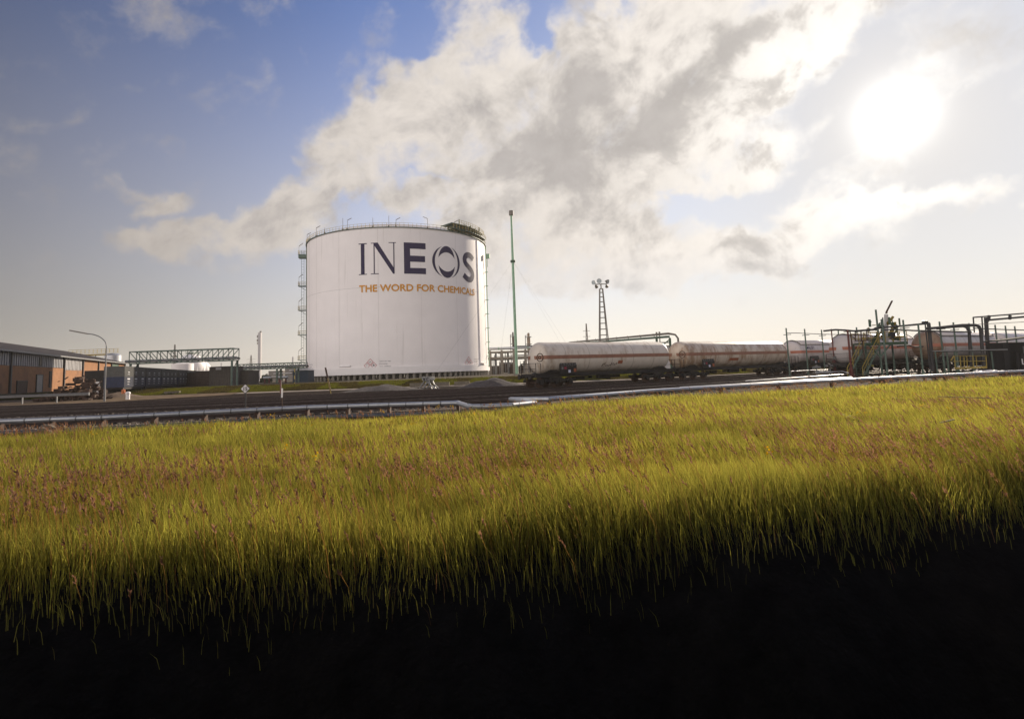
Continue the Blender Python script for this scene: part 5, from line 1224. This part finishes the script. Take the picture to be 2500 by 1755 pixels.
# dark walkway beam behind with pale top, and yellow railing on the right
t = thing('walkway', 'dark raised walkway with a pale edge along the last wagons', 'walkway', at(2277, 857, 54)); o_ = Vector(t.location); mb = MB()
mb.beam((0, 0, 0), at(2460, 853, 50) - o_, .06, .07); mb.build('deck_edge', m_galv, t)
mb = MB(); mb.beam((0, .3, -.08), at(2460, 855, 50.3) - o_, .12, .08); mb.build('deck', m_dirty, t)
for px in (2283, 2311, 2330, 2420): a = at(px, 858, 53.6) - o_; MB().beam(a, a + Vector((0, 0, -2.0)), .09).build('leg', m_green, t)
q = G(2330, 903, -.1); q = on_line(2330, -21.5); t = thing('yellow_railing', 'yellow guard railing round a pit before the last wagons', 'railing', q); o_ = Vector(q); Y_ = q.y; mb = MB()
for px in (2330, 2344, 2353, 2360, 2375, 2383, 2407): mb.beam(at(px, 870, Y_) - o_, at(px + 2, 899, Y_) - o_, .06)
for y in (869.5, 882): mb.beam(at(2326, y, Y_) - o_, at(2409, y - 1, Y_) - o_, .055)
mb.beam(at(2321, 881, Y_) - o_, at(2328, 870, Y_) - o_, .07); mb.beam(at(2332, 899, Y_) - o_, at(2409, 896, Y_) - o_, .1, .18); mb.build('rails', m_yellow, t)
# small ground pipes on the right
def gp(name, label, pts, h, r_, mt, grp='low ground pipes'):
    P_ = [G(x, y, h) for x, y in pts]; return hline(name, label, 'ground pipe', P_, r_, mt, 8, grp)
gp('ground_pipe', 'upper thin silver ground pipe starting at the first green post', [(1931, 906.5), (1972, 904), (2030, 902), (2062, 900)], .6, .03, m_alu)
gp('ground_pipe', 'thin silver ground pipe with a sharp bend at its right end', [(1990, 909), (2040, 907.5), (2055, 906), (2071, 910.5)], .45, .035, m_alu)
gp('ground_pipe', 'long thin silver ground pipe ending below the red posts', [(1820, 930), (1900, 924.5), (1960, 920.5), (2040, 915), (2062, 914)], .30, .03, m_alu)
gp('ground_pipe', 'longest thin silver ground pipe, next to the big silver pipeline', [(1660, 945), (1820, 936), (1912, 930), (2030, 923.5), (2080, 920.5)], .22, .028, m_alu)
gp('ground_pipe', 'thin white pipe at the foot of the walkway on the right', [(2345, 896), (2390, 893), (2458, 888.5)], .45, .035, m_alu)
gp('ground_pipe', 'short thin pipe below the brown wagon end', [(2165, 906), (2200, 904.5)], .4, .03, m_galv)
gp('ground_pipe', 'thin pipe in front of the dark shed', [(2420, 909), (2460, 907.5), (2560, 905)], .2, .06, m_alu)
for i, (px, py, lb) in enumerate(((1994, 897, 'small grey valve on a stand, left of its neighbour'), (2026, 893, 'small grey valve on a stand, nearest the red posts'))):
    q = at(px, py, 62); t = thing('valve_stand', lb, 'valve', (q.x, q.y, -.22), 0, 'valves on stands'); h = q.z + .22; mb = MB(); mb.tube((0, 0, 0), (0, 0, h), .06, n=8); mb.lathe([(.2, 0), (.1, .25), (.1, .4), (0, .4)], 10); mb.build('stand', m_galv, t)
    mb = MB(); mb.tube((-.42, 0, h), (.42, 0, h), .13, n=10); mb.tube((0, 0, h), (0, 0, h + .25), .1, n=10); mb.build('valve_body', m_galv, t)
mb = MB()
for k in range(7):
    a = G(1992 + k * 6, 911 + random.uniform(-1, 2), .2); mb.path([a, a + Vector((.25, 0, .25)), a + Vector((.5, .1, .2)), a + Vector((.8, .1, -.2))], .06, 6)
o = mb.build('pipe_bends', m_galv); tag(o, 'cluster of small bent pipes by the second and third green posts', 'pipe bends')
# pale sacks at the end of the pipeline, boxes
q = G(2415, 913, -.1); mb = MB()
for k in range(9):
    bm = bmesh.new(); bmesh.ops.create_icosphere(bm, subdivisions=2, radius=1); off = Vector((random.uniform(-1.3, 1.4), random.uniform(-.4, .3), random.uniform(0, .12)))
    sx_, sy_, sz_ = random.uniform(.25, .6), random.uniform(.2, .35), random.uniform(.1, .2); vs = [Vector((v.co.x * sx_, v.co.y * sy_, v.co.z * sz_ * (1 + .2 * math.sin(6 * v.co.x)))) + off for v in bm.verts]; bm.verts.index_update(); mb.add(vs, [tuple(v.index for v in f.verts) for f in bm.faces]); bm.free()
o = mb.build('foam_debris', m_white, None, True); o.location = (q.x, q.y, .05); tag(o, 'heap of torn white sheeting at the right end of the pipeline', 'debris')
# dark shed on the right
q = G(2455, 906, -.1); t = thing('dark_shed', 'small dark timber shed with an open front at the right edge', 'shed', (q.x, q.y, -.2), R(8)); h = here(2455, 833, q.y).z + .2
mb = MB(); mb.box((.3, 0, h * .48), (.7, .12, h * .96)); mb.box((2.9, 1.4, h * .48), (5.8, .1, h * .96)); mb.box((5.7, .7, h * .48), (.1, 1.4, h * .96)); mb.box((0, .7, h * .48), (.1, 1.5, h * .96)); mb.box((1.55, 0, h * .33), (.3, .1, h * .6)); mb.box((3.6, 0, h * .3), (3.4, .1, h * .58)); mb.build('walls', mat('tarred_wood', (.012, .011, .013), .8), t)
mb = MB(); mb.prism([Vector((-.3, -.3, h)), Vector((6.2, -.3, h + .5)), Vector((6.2, -.3, h + .62)), Vector((-.3, -.3, h + .12))], (0, 0, 0), (0, 2.1, 0)); mb.build('roof', mat('tar_felt', (.02, .02, .02), .95, spec=.05), t)
MB().box((2.0, -.06, 1.0), (.12, .05, .55)).build('white_pipe', m_white, t); MB().box((2.2, -.06, .75), (.4, .05, .1)).build('white_pipe', m_white, t); MB().box((3.3, .3, 2.1), (1.2, .06, .9)).build('grey_panel', m_galv, t)
# low box by the pipes

# ------------------------------------------------------------------ the meadow
def leafmat(name, gloss=.12, tr=.5):
    m_ = bpy.data.materials.new(name); m_.use_nodes = True; n = m_.node_tree.nodes; l = m_.node_tree.links; n.clear()
    at_ = n.new('ShaderNodeAttribute'); at_.attribute_name = 'tint'
    df = n.new('ShaderNodeBsdfDiffuse'); tl = n.new('ShaderNodeBsdfTranslucent'); l.new(at_.outputs['Color'], df.inputs[0])
    ml = n.new('ShaderNodeMix'); ml.data_type = 'RGBA'; ml.blend_type = 'MULTIPLY'; ml.inputs[0].default_value = 1; l.new(at_.outputs['Color'], ml.inputs[6]); ml.inputs[7].default_value = (1.75, 1.62, 1.1, 1); l.new(ml.outputs[2], tl.inputs[0])
    mx = n.new('ShaderNodeMixShader'); mx.inputs[0].default_value = tr; l.new(df.outputs[0], mx.inputs[1]); l.new(tl.outputs[0], mx.inputs[2])
    o_ = n.new('ShaderNodeOutputMaterial'); l.new(mx.outputs[0], o_.inputs[0]); return m_
m_leaf = leafmat('grass_blades'); m_seed = leafmat('seed_heads', tr=.35)
def mkmesh(name, verts, tris, tint, mt):
    me = bpy.data.meshes.new(name); nv = len(verts); nf = len(tris)
    me.vertices.add(nv); me.vertices.foreach_set('co', verts.astype(np.float32).ravel())
    me.loops.add(nf * 3); me.loops.foreach_set('vertex_index', tris.astype(np.int32).ravel())
    me.polygons.add(nf); me.polygons.foreach_set('loop_start', np.arange(0, nf * 3, 3, dtype=np.int32)); me.update(calc_edges=True)
    a = me.attributes.new('tint', 'FLOAT_COLOR', 'POINT'); a.data.foreach_set('color', np.concatenate([tint, np.ones((nv, 1))], 1).astype(np.float32).ravel())
    me.materials.append(mt); o = bpy.data.objects.new(name, me); C.objects.link(o); return o
def vnoise(x, y, s, seed=0):
    r_ = np.random.default_rng(seed); g = r_.random((64, 64)); u = x / s + 100; v = y / s + 100; i = np.floor(u).astype(int); j = np.floor(v).astype(int); fu = u - i; fv = v - j; fu = fu*fu*(3-2*fu); fv = fv*fv*(3-2*fv)
    return (g[i % 64, j % 64]*(1-fu)*(1-fv) + g[(i+1) % 64, j % 64]*fu*(1-fv) + g[i % 64, (j+1) % 64]*(1-fu)*fv + g[(i+1) % 64, (j+1) % 64]*fu*fv)
def scatter(n, y0, y1, spread=1.08, pad=3.0):
    y = np.sqrt(rng.uniform(y0 * y0, y1 * y1, n)); x = rng.uniform(-1, 1, n) * (spread * y + pad) + 0; k = y < edgeY(x) + .1; return x[k], y[k]
GA = []
def blades(n, y0, y1, w, hm, pad=3.0):
    x, y = scatter(n, y0, y1, pad=pad); n = len(x); u = np.clip(crestY(x) + 1 - y, 0, None)
    dens_k = rng.random(n) < np.clip(1.0 - u / 1.15, 0, 1) ** 1.6; x, y, u = x[dens_k], y[dens_k], u[dens_k]; n = len(x)  # blades thin out on the added bank so its blackened soil shows
    z = fieldH(x, y); pn = vnoise(x, y, 1.7, 1); pn2 = vnoise(x, y, .45, 2); pn3 = vnoise(x, y, 6.0, 5)
    h = hm * (.62 + .5 * pn + .35 * pn2) * rng.uniform(.55, 1.15, n) * np.clip(1.0 - u * .6, .15, 1)
    h *= np.clip(.45 + (edgeY(x) - y) / 2.5, .45, 1)
    a = rng.uniform(0, 2 * np.pi, n); wx, wy = np.cos(a) * w / 2 * rng.uniform(.6, 1.3, n), np.sin(a) * w / 2
    wind = .06 + .20 * np.clip((x + 4) / 14, 0, 1) + .1 * (pn3 - .5)
    lx = -wind * h * rng.uniform(.1, 1.7, n) + rng.normal(0, .17, n) * h + (vnoise(x, y, .35, 77) - .5) * .45 * h; ly = rng.normal(0, .17, n) * h + (vnoise(x, y, .4, 78) - .5) * .4 * h
    P0 = np.stack([x - wx, y - wy, z - .03], 1); P1 = np.stack([x + wx, y + wy, z - .03], 1)
    mid = np.stack([x + lx * .35, y + ly * .35, z + h * .58], 1); wv = np.stack([wx, wy, wx * 0], 1) * .8; P2 = mid - wv; P3 = mid + wv; P4 = np.stack([x + lx, y + ly, z + h], 1)
    V_ = np.stack([P0, P1, P2, P3, P4], 1).reshape(-1, 3); b = np.arange(n)[:, None] * 5
    F_ = np.concatenate([b + [0, 1, 3], b + [0, 3, 2], b + [2, 3, 4]], 1).reshape(-1, 3)
    c = np.array([[.222, .212, .046]]) * np.ones((n, 1)); c2 = np.array([[.145, .160, .038]]); c3 = np.array([[.20, .17, .045]]); c4 = np.array([[.16, .085, .045]])
    t = np.clip(pn * 1.1 - .25 + rng.normal(0, .22, n), 0, 1)[:, None]; c = c * (1 - .55 * t) + c2 * .55 * t
    r_ = rng.random(n)[:, None]; c = np.where(r_ < .13, c3, c); c = np.where(r_ > .955, c4, c); c = c * rng.uniform(.55, 1.45, n)[:, None] * (.78 + .44 * vnoise(x, y, .9, 55))[:, None]
    GA.append((V_, F_, np.repeat(c, 5, 0)))
def flush(name, label, mt):
    vs = []; fs = []; ts = []; o = 0
    for a, b, c in GA: vs.append(a); fs.append(b + o); ts.append(c); o += len(a)
    GA.clear(); return stuff(mkmesh(name, np.concatenate(vs), np.concatenate(fs), np.concatenate(ts), mt), label, 'grass')
blades(380000, 3.2, 9.5, .0052, .38, 8.0); blades(290000, 9, 15, .010, .43, 8.0); blades(215000, 15, 24, .018, .40, 6.0); blades(155000, 24, 46, .032, .36)
flush('meadow_grass', 'tall yellow-green meadow grass filling the foreground', m_leaf)
def seeds(n, y0, y1, size, hm, edge=False, more=0.):
    x, y = scatter(int(n * 1.25), y0, y1, pad=6.0)
    if edge: y = edgeY(x) + rng.uniform(-.8, 2.2, len(x))
    u = np.clip(crestY(x) + 1 - y, 0, None)
    if not edge: k = (vnoise(x, y, 2.6, 9) + .5 * vnoise(x, y, .8, 4) > rng.uniform(.55, 1.15, len(x)) - .05 * np.clip((-x) / 6, 0, 1) * (y < 16) - more) & (rng.random(len(x)) < np.clip(1 - u / 1.1, 0, 1)); x, y, u = x[k], y[k], u[k]
    n = len(x); z = fieldH(x, y) if not edge else np.full(n, -.2); h = hm * rng.uniform(.75, 1.25, n) * np.clip(1 - u * .25, .2, 1)
    wind = .16 + .50 * np.clip((x + 4) / 16, 0, 1); lx = -wind * h * rng.uniform(.5, 1.4, n); ly = rng.normal(0, .08, n) * h
    base = np.stack([x, y, z], 1); top_ = base + np.stack([lx, ly, h], 1)
    m_ = base + np.stack([lx * .35, ly * .4, h * .6], 1)
    def quadstrip(A, B, w): 
        d = np.stack([np.full(len(A), w / 2), np.zeros(len(A)), np.zeros(len(A))], 1); V_ = np.stack([A - d, A + d, B + d * .7, B - d * .7], 1).reshape(-1, 3); b = np.arange(len(A))[:, None] * 4
        return V_, np.concatenate([b + [0, 1, 2], b + [0, 2, 3]], 1).reshape(-1, 3)
    sc = np.array([[.17, .10, .035]])
    for A, B in ((base, m_), (m_, top_)):
        V_, F_ = quadstrip(A, B, size * .16); GA.append((V_, F_, np.repeat(sc * np.ones((n, 1)), 4, 0)))
    pc = np.array([[.185, .098, .082]]) * rng.uniform(.6, 1.35, n)[:, None] + np.array([[.05, .04, .02]]) * rng.random(n)[:, None]
    d = top_ - m_; ln = np.linalg.norm(d, axis=1, keepdims=True); d = d / ln
    for q in range(11):
        f = .62 + .42 * q / 10; c = m_ + (top_ - m_) * f; s_ = size * (1 - .6 * abs(q / 10 - .35)) * rng.uniform(.6, 1.3, n)[:, None]
        ax = rng.normal(0, 1, (n, 3)); ax /= np.linalg.norm(ax, axis=1, keepdims=True); out = (ax * .8 + d * 1.3); out /= np.linalg.norm(out, axis=1, keepdims=True)
        sd_ = np.cross(out, rng.normal(0, 1, (n, 3))); sd_ /= np.linalg.norm(sd_, axis=1, keepdims=True)
        V_ = np.stack([c, c + out * s_ * .6 + sd_ * s_ * .22, c + out * s_ * 1.25, c + out * s_ * .6 - sd_ * s_ * .22], 1).reshape(-1, 3); b = np.arange(n)[:, None] * 4
        GA.append((V_, np.concatenate([b + [0, 1, 2], b + [0, 2, 3]], 1).reshape(-1, 3), np.repeat(pc, 4, 0)))
seeds(7000, 4.6, 11, .032, .54, more=.15); seeds(900, 5, 9, .042, .62, more=.3); seeds(6500, 10, 18, .038, .52); seeds(3200, 18, 34, .05, .44); seeds(1000, 10, 40, .055, .5, True)
flush('seed_heads', 'purple-brown grass seed heads leaning left over the meadow', m_seed)
# small yellow flowers
n = 260; x, y = scatter(n, 6.5, 30); x = x[(vnoise(x, y, 3, 12) > .45)]; y = y[:len(x)]; y = np.minimum(y, edgeY(x) - .4); z = fieldH(x, y) + rng.uniform(.36, .5, len(x))
for q in range(9):
    c = np.stack([x, y, z], 1) + rng.normal(0, .035, (len(x), 3)); s_ = .018; ax = rng.normal(0, 1, (len(x), 3)); ax /= np.linalg.norm(ax, axis=1, keepdims=True); bx = np.cross(ax, rng.normal(0, 1, (len(x), 3))); bx /= np.linalg.norm(bx, axis=1, keepdims=True)
    GA.append((np.stack([c - ax * s_, c + bx * s_, c + ax * s_, c - bx * s_], 1).reshape(-1, 3), np.concatenate([np.arange(len(x))[:, None] * 4 + [0, 1, 2], np.arange(len(x))[:, None] * 4 + [0, 2, 3]], 1).reshape(-1, 3), np.tile(np.array([[.42, .26, .01]]), (4 * len(x), 1))))
o = flush('yellow_flowers', 'small yellow flowers dotted in the meadow', m_seed); o['category'] = 'flowers'
# verge grass beyond the tracks
n = 60000; x = rng.uniform(-75, 75, n); by = np.array([bankY(v) for v in x]); t_ = rng.random(n); y = by + .4 + t_ * 5; z = np.interp(y - by, [.1, 5], [-.14, PZ]); h = rng.uniform(.06, .24, n) * (.4 + 1.1 * vnoise(x, y, 3.5, 21)); w = .07; V_ = np.stack([np.stack([x - w, y, z - .02], 1), np.stack([x + w, y, z - .02], 1), np.stack([x + rng.normal(0, .06, n), y, z + h], 1)], 1).reshape(-1, 3)
c = np.where((vnoise(x, y, 2.5, 31) > .55)[:, None], np.array([[.062, .066, .010]]), np.array([[.040, .034, .014]])) * rng.uniform(.6, 1.3, n)[:, None]
GA.append((V_, (np.arange(n)[:, None] * 3 + [0, 1, 2]), np.repeat(c, 3, 0))); o = flush('verge_grass', 'rough green verge grass beyond the tracks', m_leaf)
# ballast stones that catch the light
n = 5200; vs = []; px_ = rng.uniform(-60, 1500, n); base_ = np.interp(px_, [-100, 250, 750, 1250, 1640], [1028, 1010, 982, 960, 941]); py_ = base_ + rng.uniform(-5, 2, n); 
k = rng.random(n) < .35; py_ = np.where(k, np.interp(px_, [0, 400, 750, 1100, 1300, 1600], [1052, 1031, 1008, 996, 984, 962]) + rng.uniform(-10, 4, n), py_)
fs = []
for a, b in zip(px_, py_):
    g = G(float(a), float(b), -.2); s_ = random.uniform(.03, .08); o = len(vs); vs += [g + Vector((random.uniform(-1, 1), random.uniform(-1, 1), random.uniform(-.3, .2))) * s_ for _ in range(3)] + [g + Vector((0, 0, s_ * .9))]; fs += [(o, o+1, o+3), (o+1, o+2, o+3), (o+2, o, o+3)]
stuff(MB().add(vs, fs).build('ballast_stones', mat('pale_stone', (.20, .17, .15), .9, var=.4, scale=2)), 'loose pale ballast stones between the tracks and below the pipeline', 'stones')
# weeds
def weed(px, py, h, n, label, cc=(.035, .05, .012)):
    q = G(px, py, .2); q.z = float(fieldH(q.x, q.y)); vs = []; fs = []
    for k in range(n):
        ang = random.uniform(0, 6.28); b = Vector((random.uniform(-.25, .25), random.uniform(-.2, .2), 0)); tp = b + Vector((random.uniform(-.2, .12), 0, h * random.uniform(.6, 1.1)))
        for j in range(9):
            p_ = b.lerp(tp, .35 + .65 * j / 9); d = Vector((math.cos(ang + j * 2.4), math.sin(ang + j * 2.4), .5)) * h * .12; s_ = d.cross(Vector((0, 0, 1))).normalized() * h * .025; o = len(vs); vs += [p_, p_ + d * .5 + s_, p_ + d, p_ + d * .5 - s_]; fs.append((o, o+1, o+2, o+3))
        o = len(vs); vs += [b - Vector((.008, 0, 0)), b + Vector((.008, 0, 0)), tp]; fs.append((o, o+1, o+2))
    o = MB().add(vs, fs).build('weed', mat('weed_green', cc, .8)); o.location = q; tag(o, label, 'weed', 'weeds in the meadow')
weed(2085, 1040, .62, 10, 'dark tall weed clump standing alone in the right half of the meadow'); weed(2120, 1045, .5, 7, 'lower dark weed just right of the tallest one'); weed(2200, 985, .5, 6, 'small dark weed near the far right edge of the meadow')
weed(840, 1028, .6, 8, 'leafy green weed at the far edge below the leaning pole', (.07, .10, .02)); weed(610, 1040, .5, 8, 'leafy weed at the far edge below the sign 15', (.06, .09, .02)); weed(1165, 1010, .75, 3, 'tall thin weed standing before the pipeline bend', (.10, .11, .03))
for a, b, lb in (((2290, 968), (2420, 972), 'dark stick lying in the meadow, farthest right'), ((2295, 1032), (2330, 1024), 'pale stick lying in the meadow at the right')):
    A, B = G(*a, .42), G(*b, .42); o = MB().beam(A - A, B - A, .02).build('stick', m_wood if b[0] > 2400 else m_conc); o.location = A; tag(o, lb, 'stick', 'sticks in the meadow')

# ------------------------------------------------------------------ the air
mb = MB().box((100, 320, 26), (2600, 1700, 68)); hz_ = mb.build('haze'); hz_['kind'] = 'stuff'; hz_['label'] = 'thin pale haze over the yard'; hz_['category'] = 'haze'
mh = bpy.data.materials.new('haze'); mh.use_nodes = True; n_ = mh.node_tree.nodes; n_.clear()
pv = n_.new('ShaderNodeVolumePrincipled'); pv.inputs['Color'].default_value = (1, .96, .90, 1); pv.inputs['Density'].default_value = .00018; pv.inputs['Anisotropy'].default_value = .2
oh = n_.new('ShaderNodeOutputMaterial'); mh.node_tree.links.new(pv.outputs[0], oh.inputs['Volume']); hz_.data.materials.append(mh)
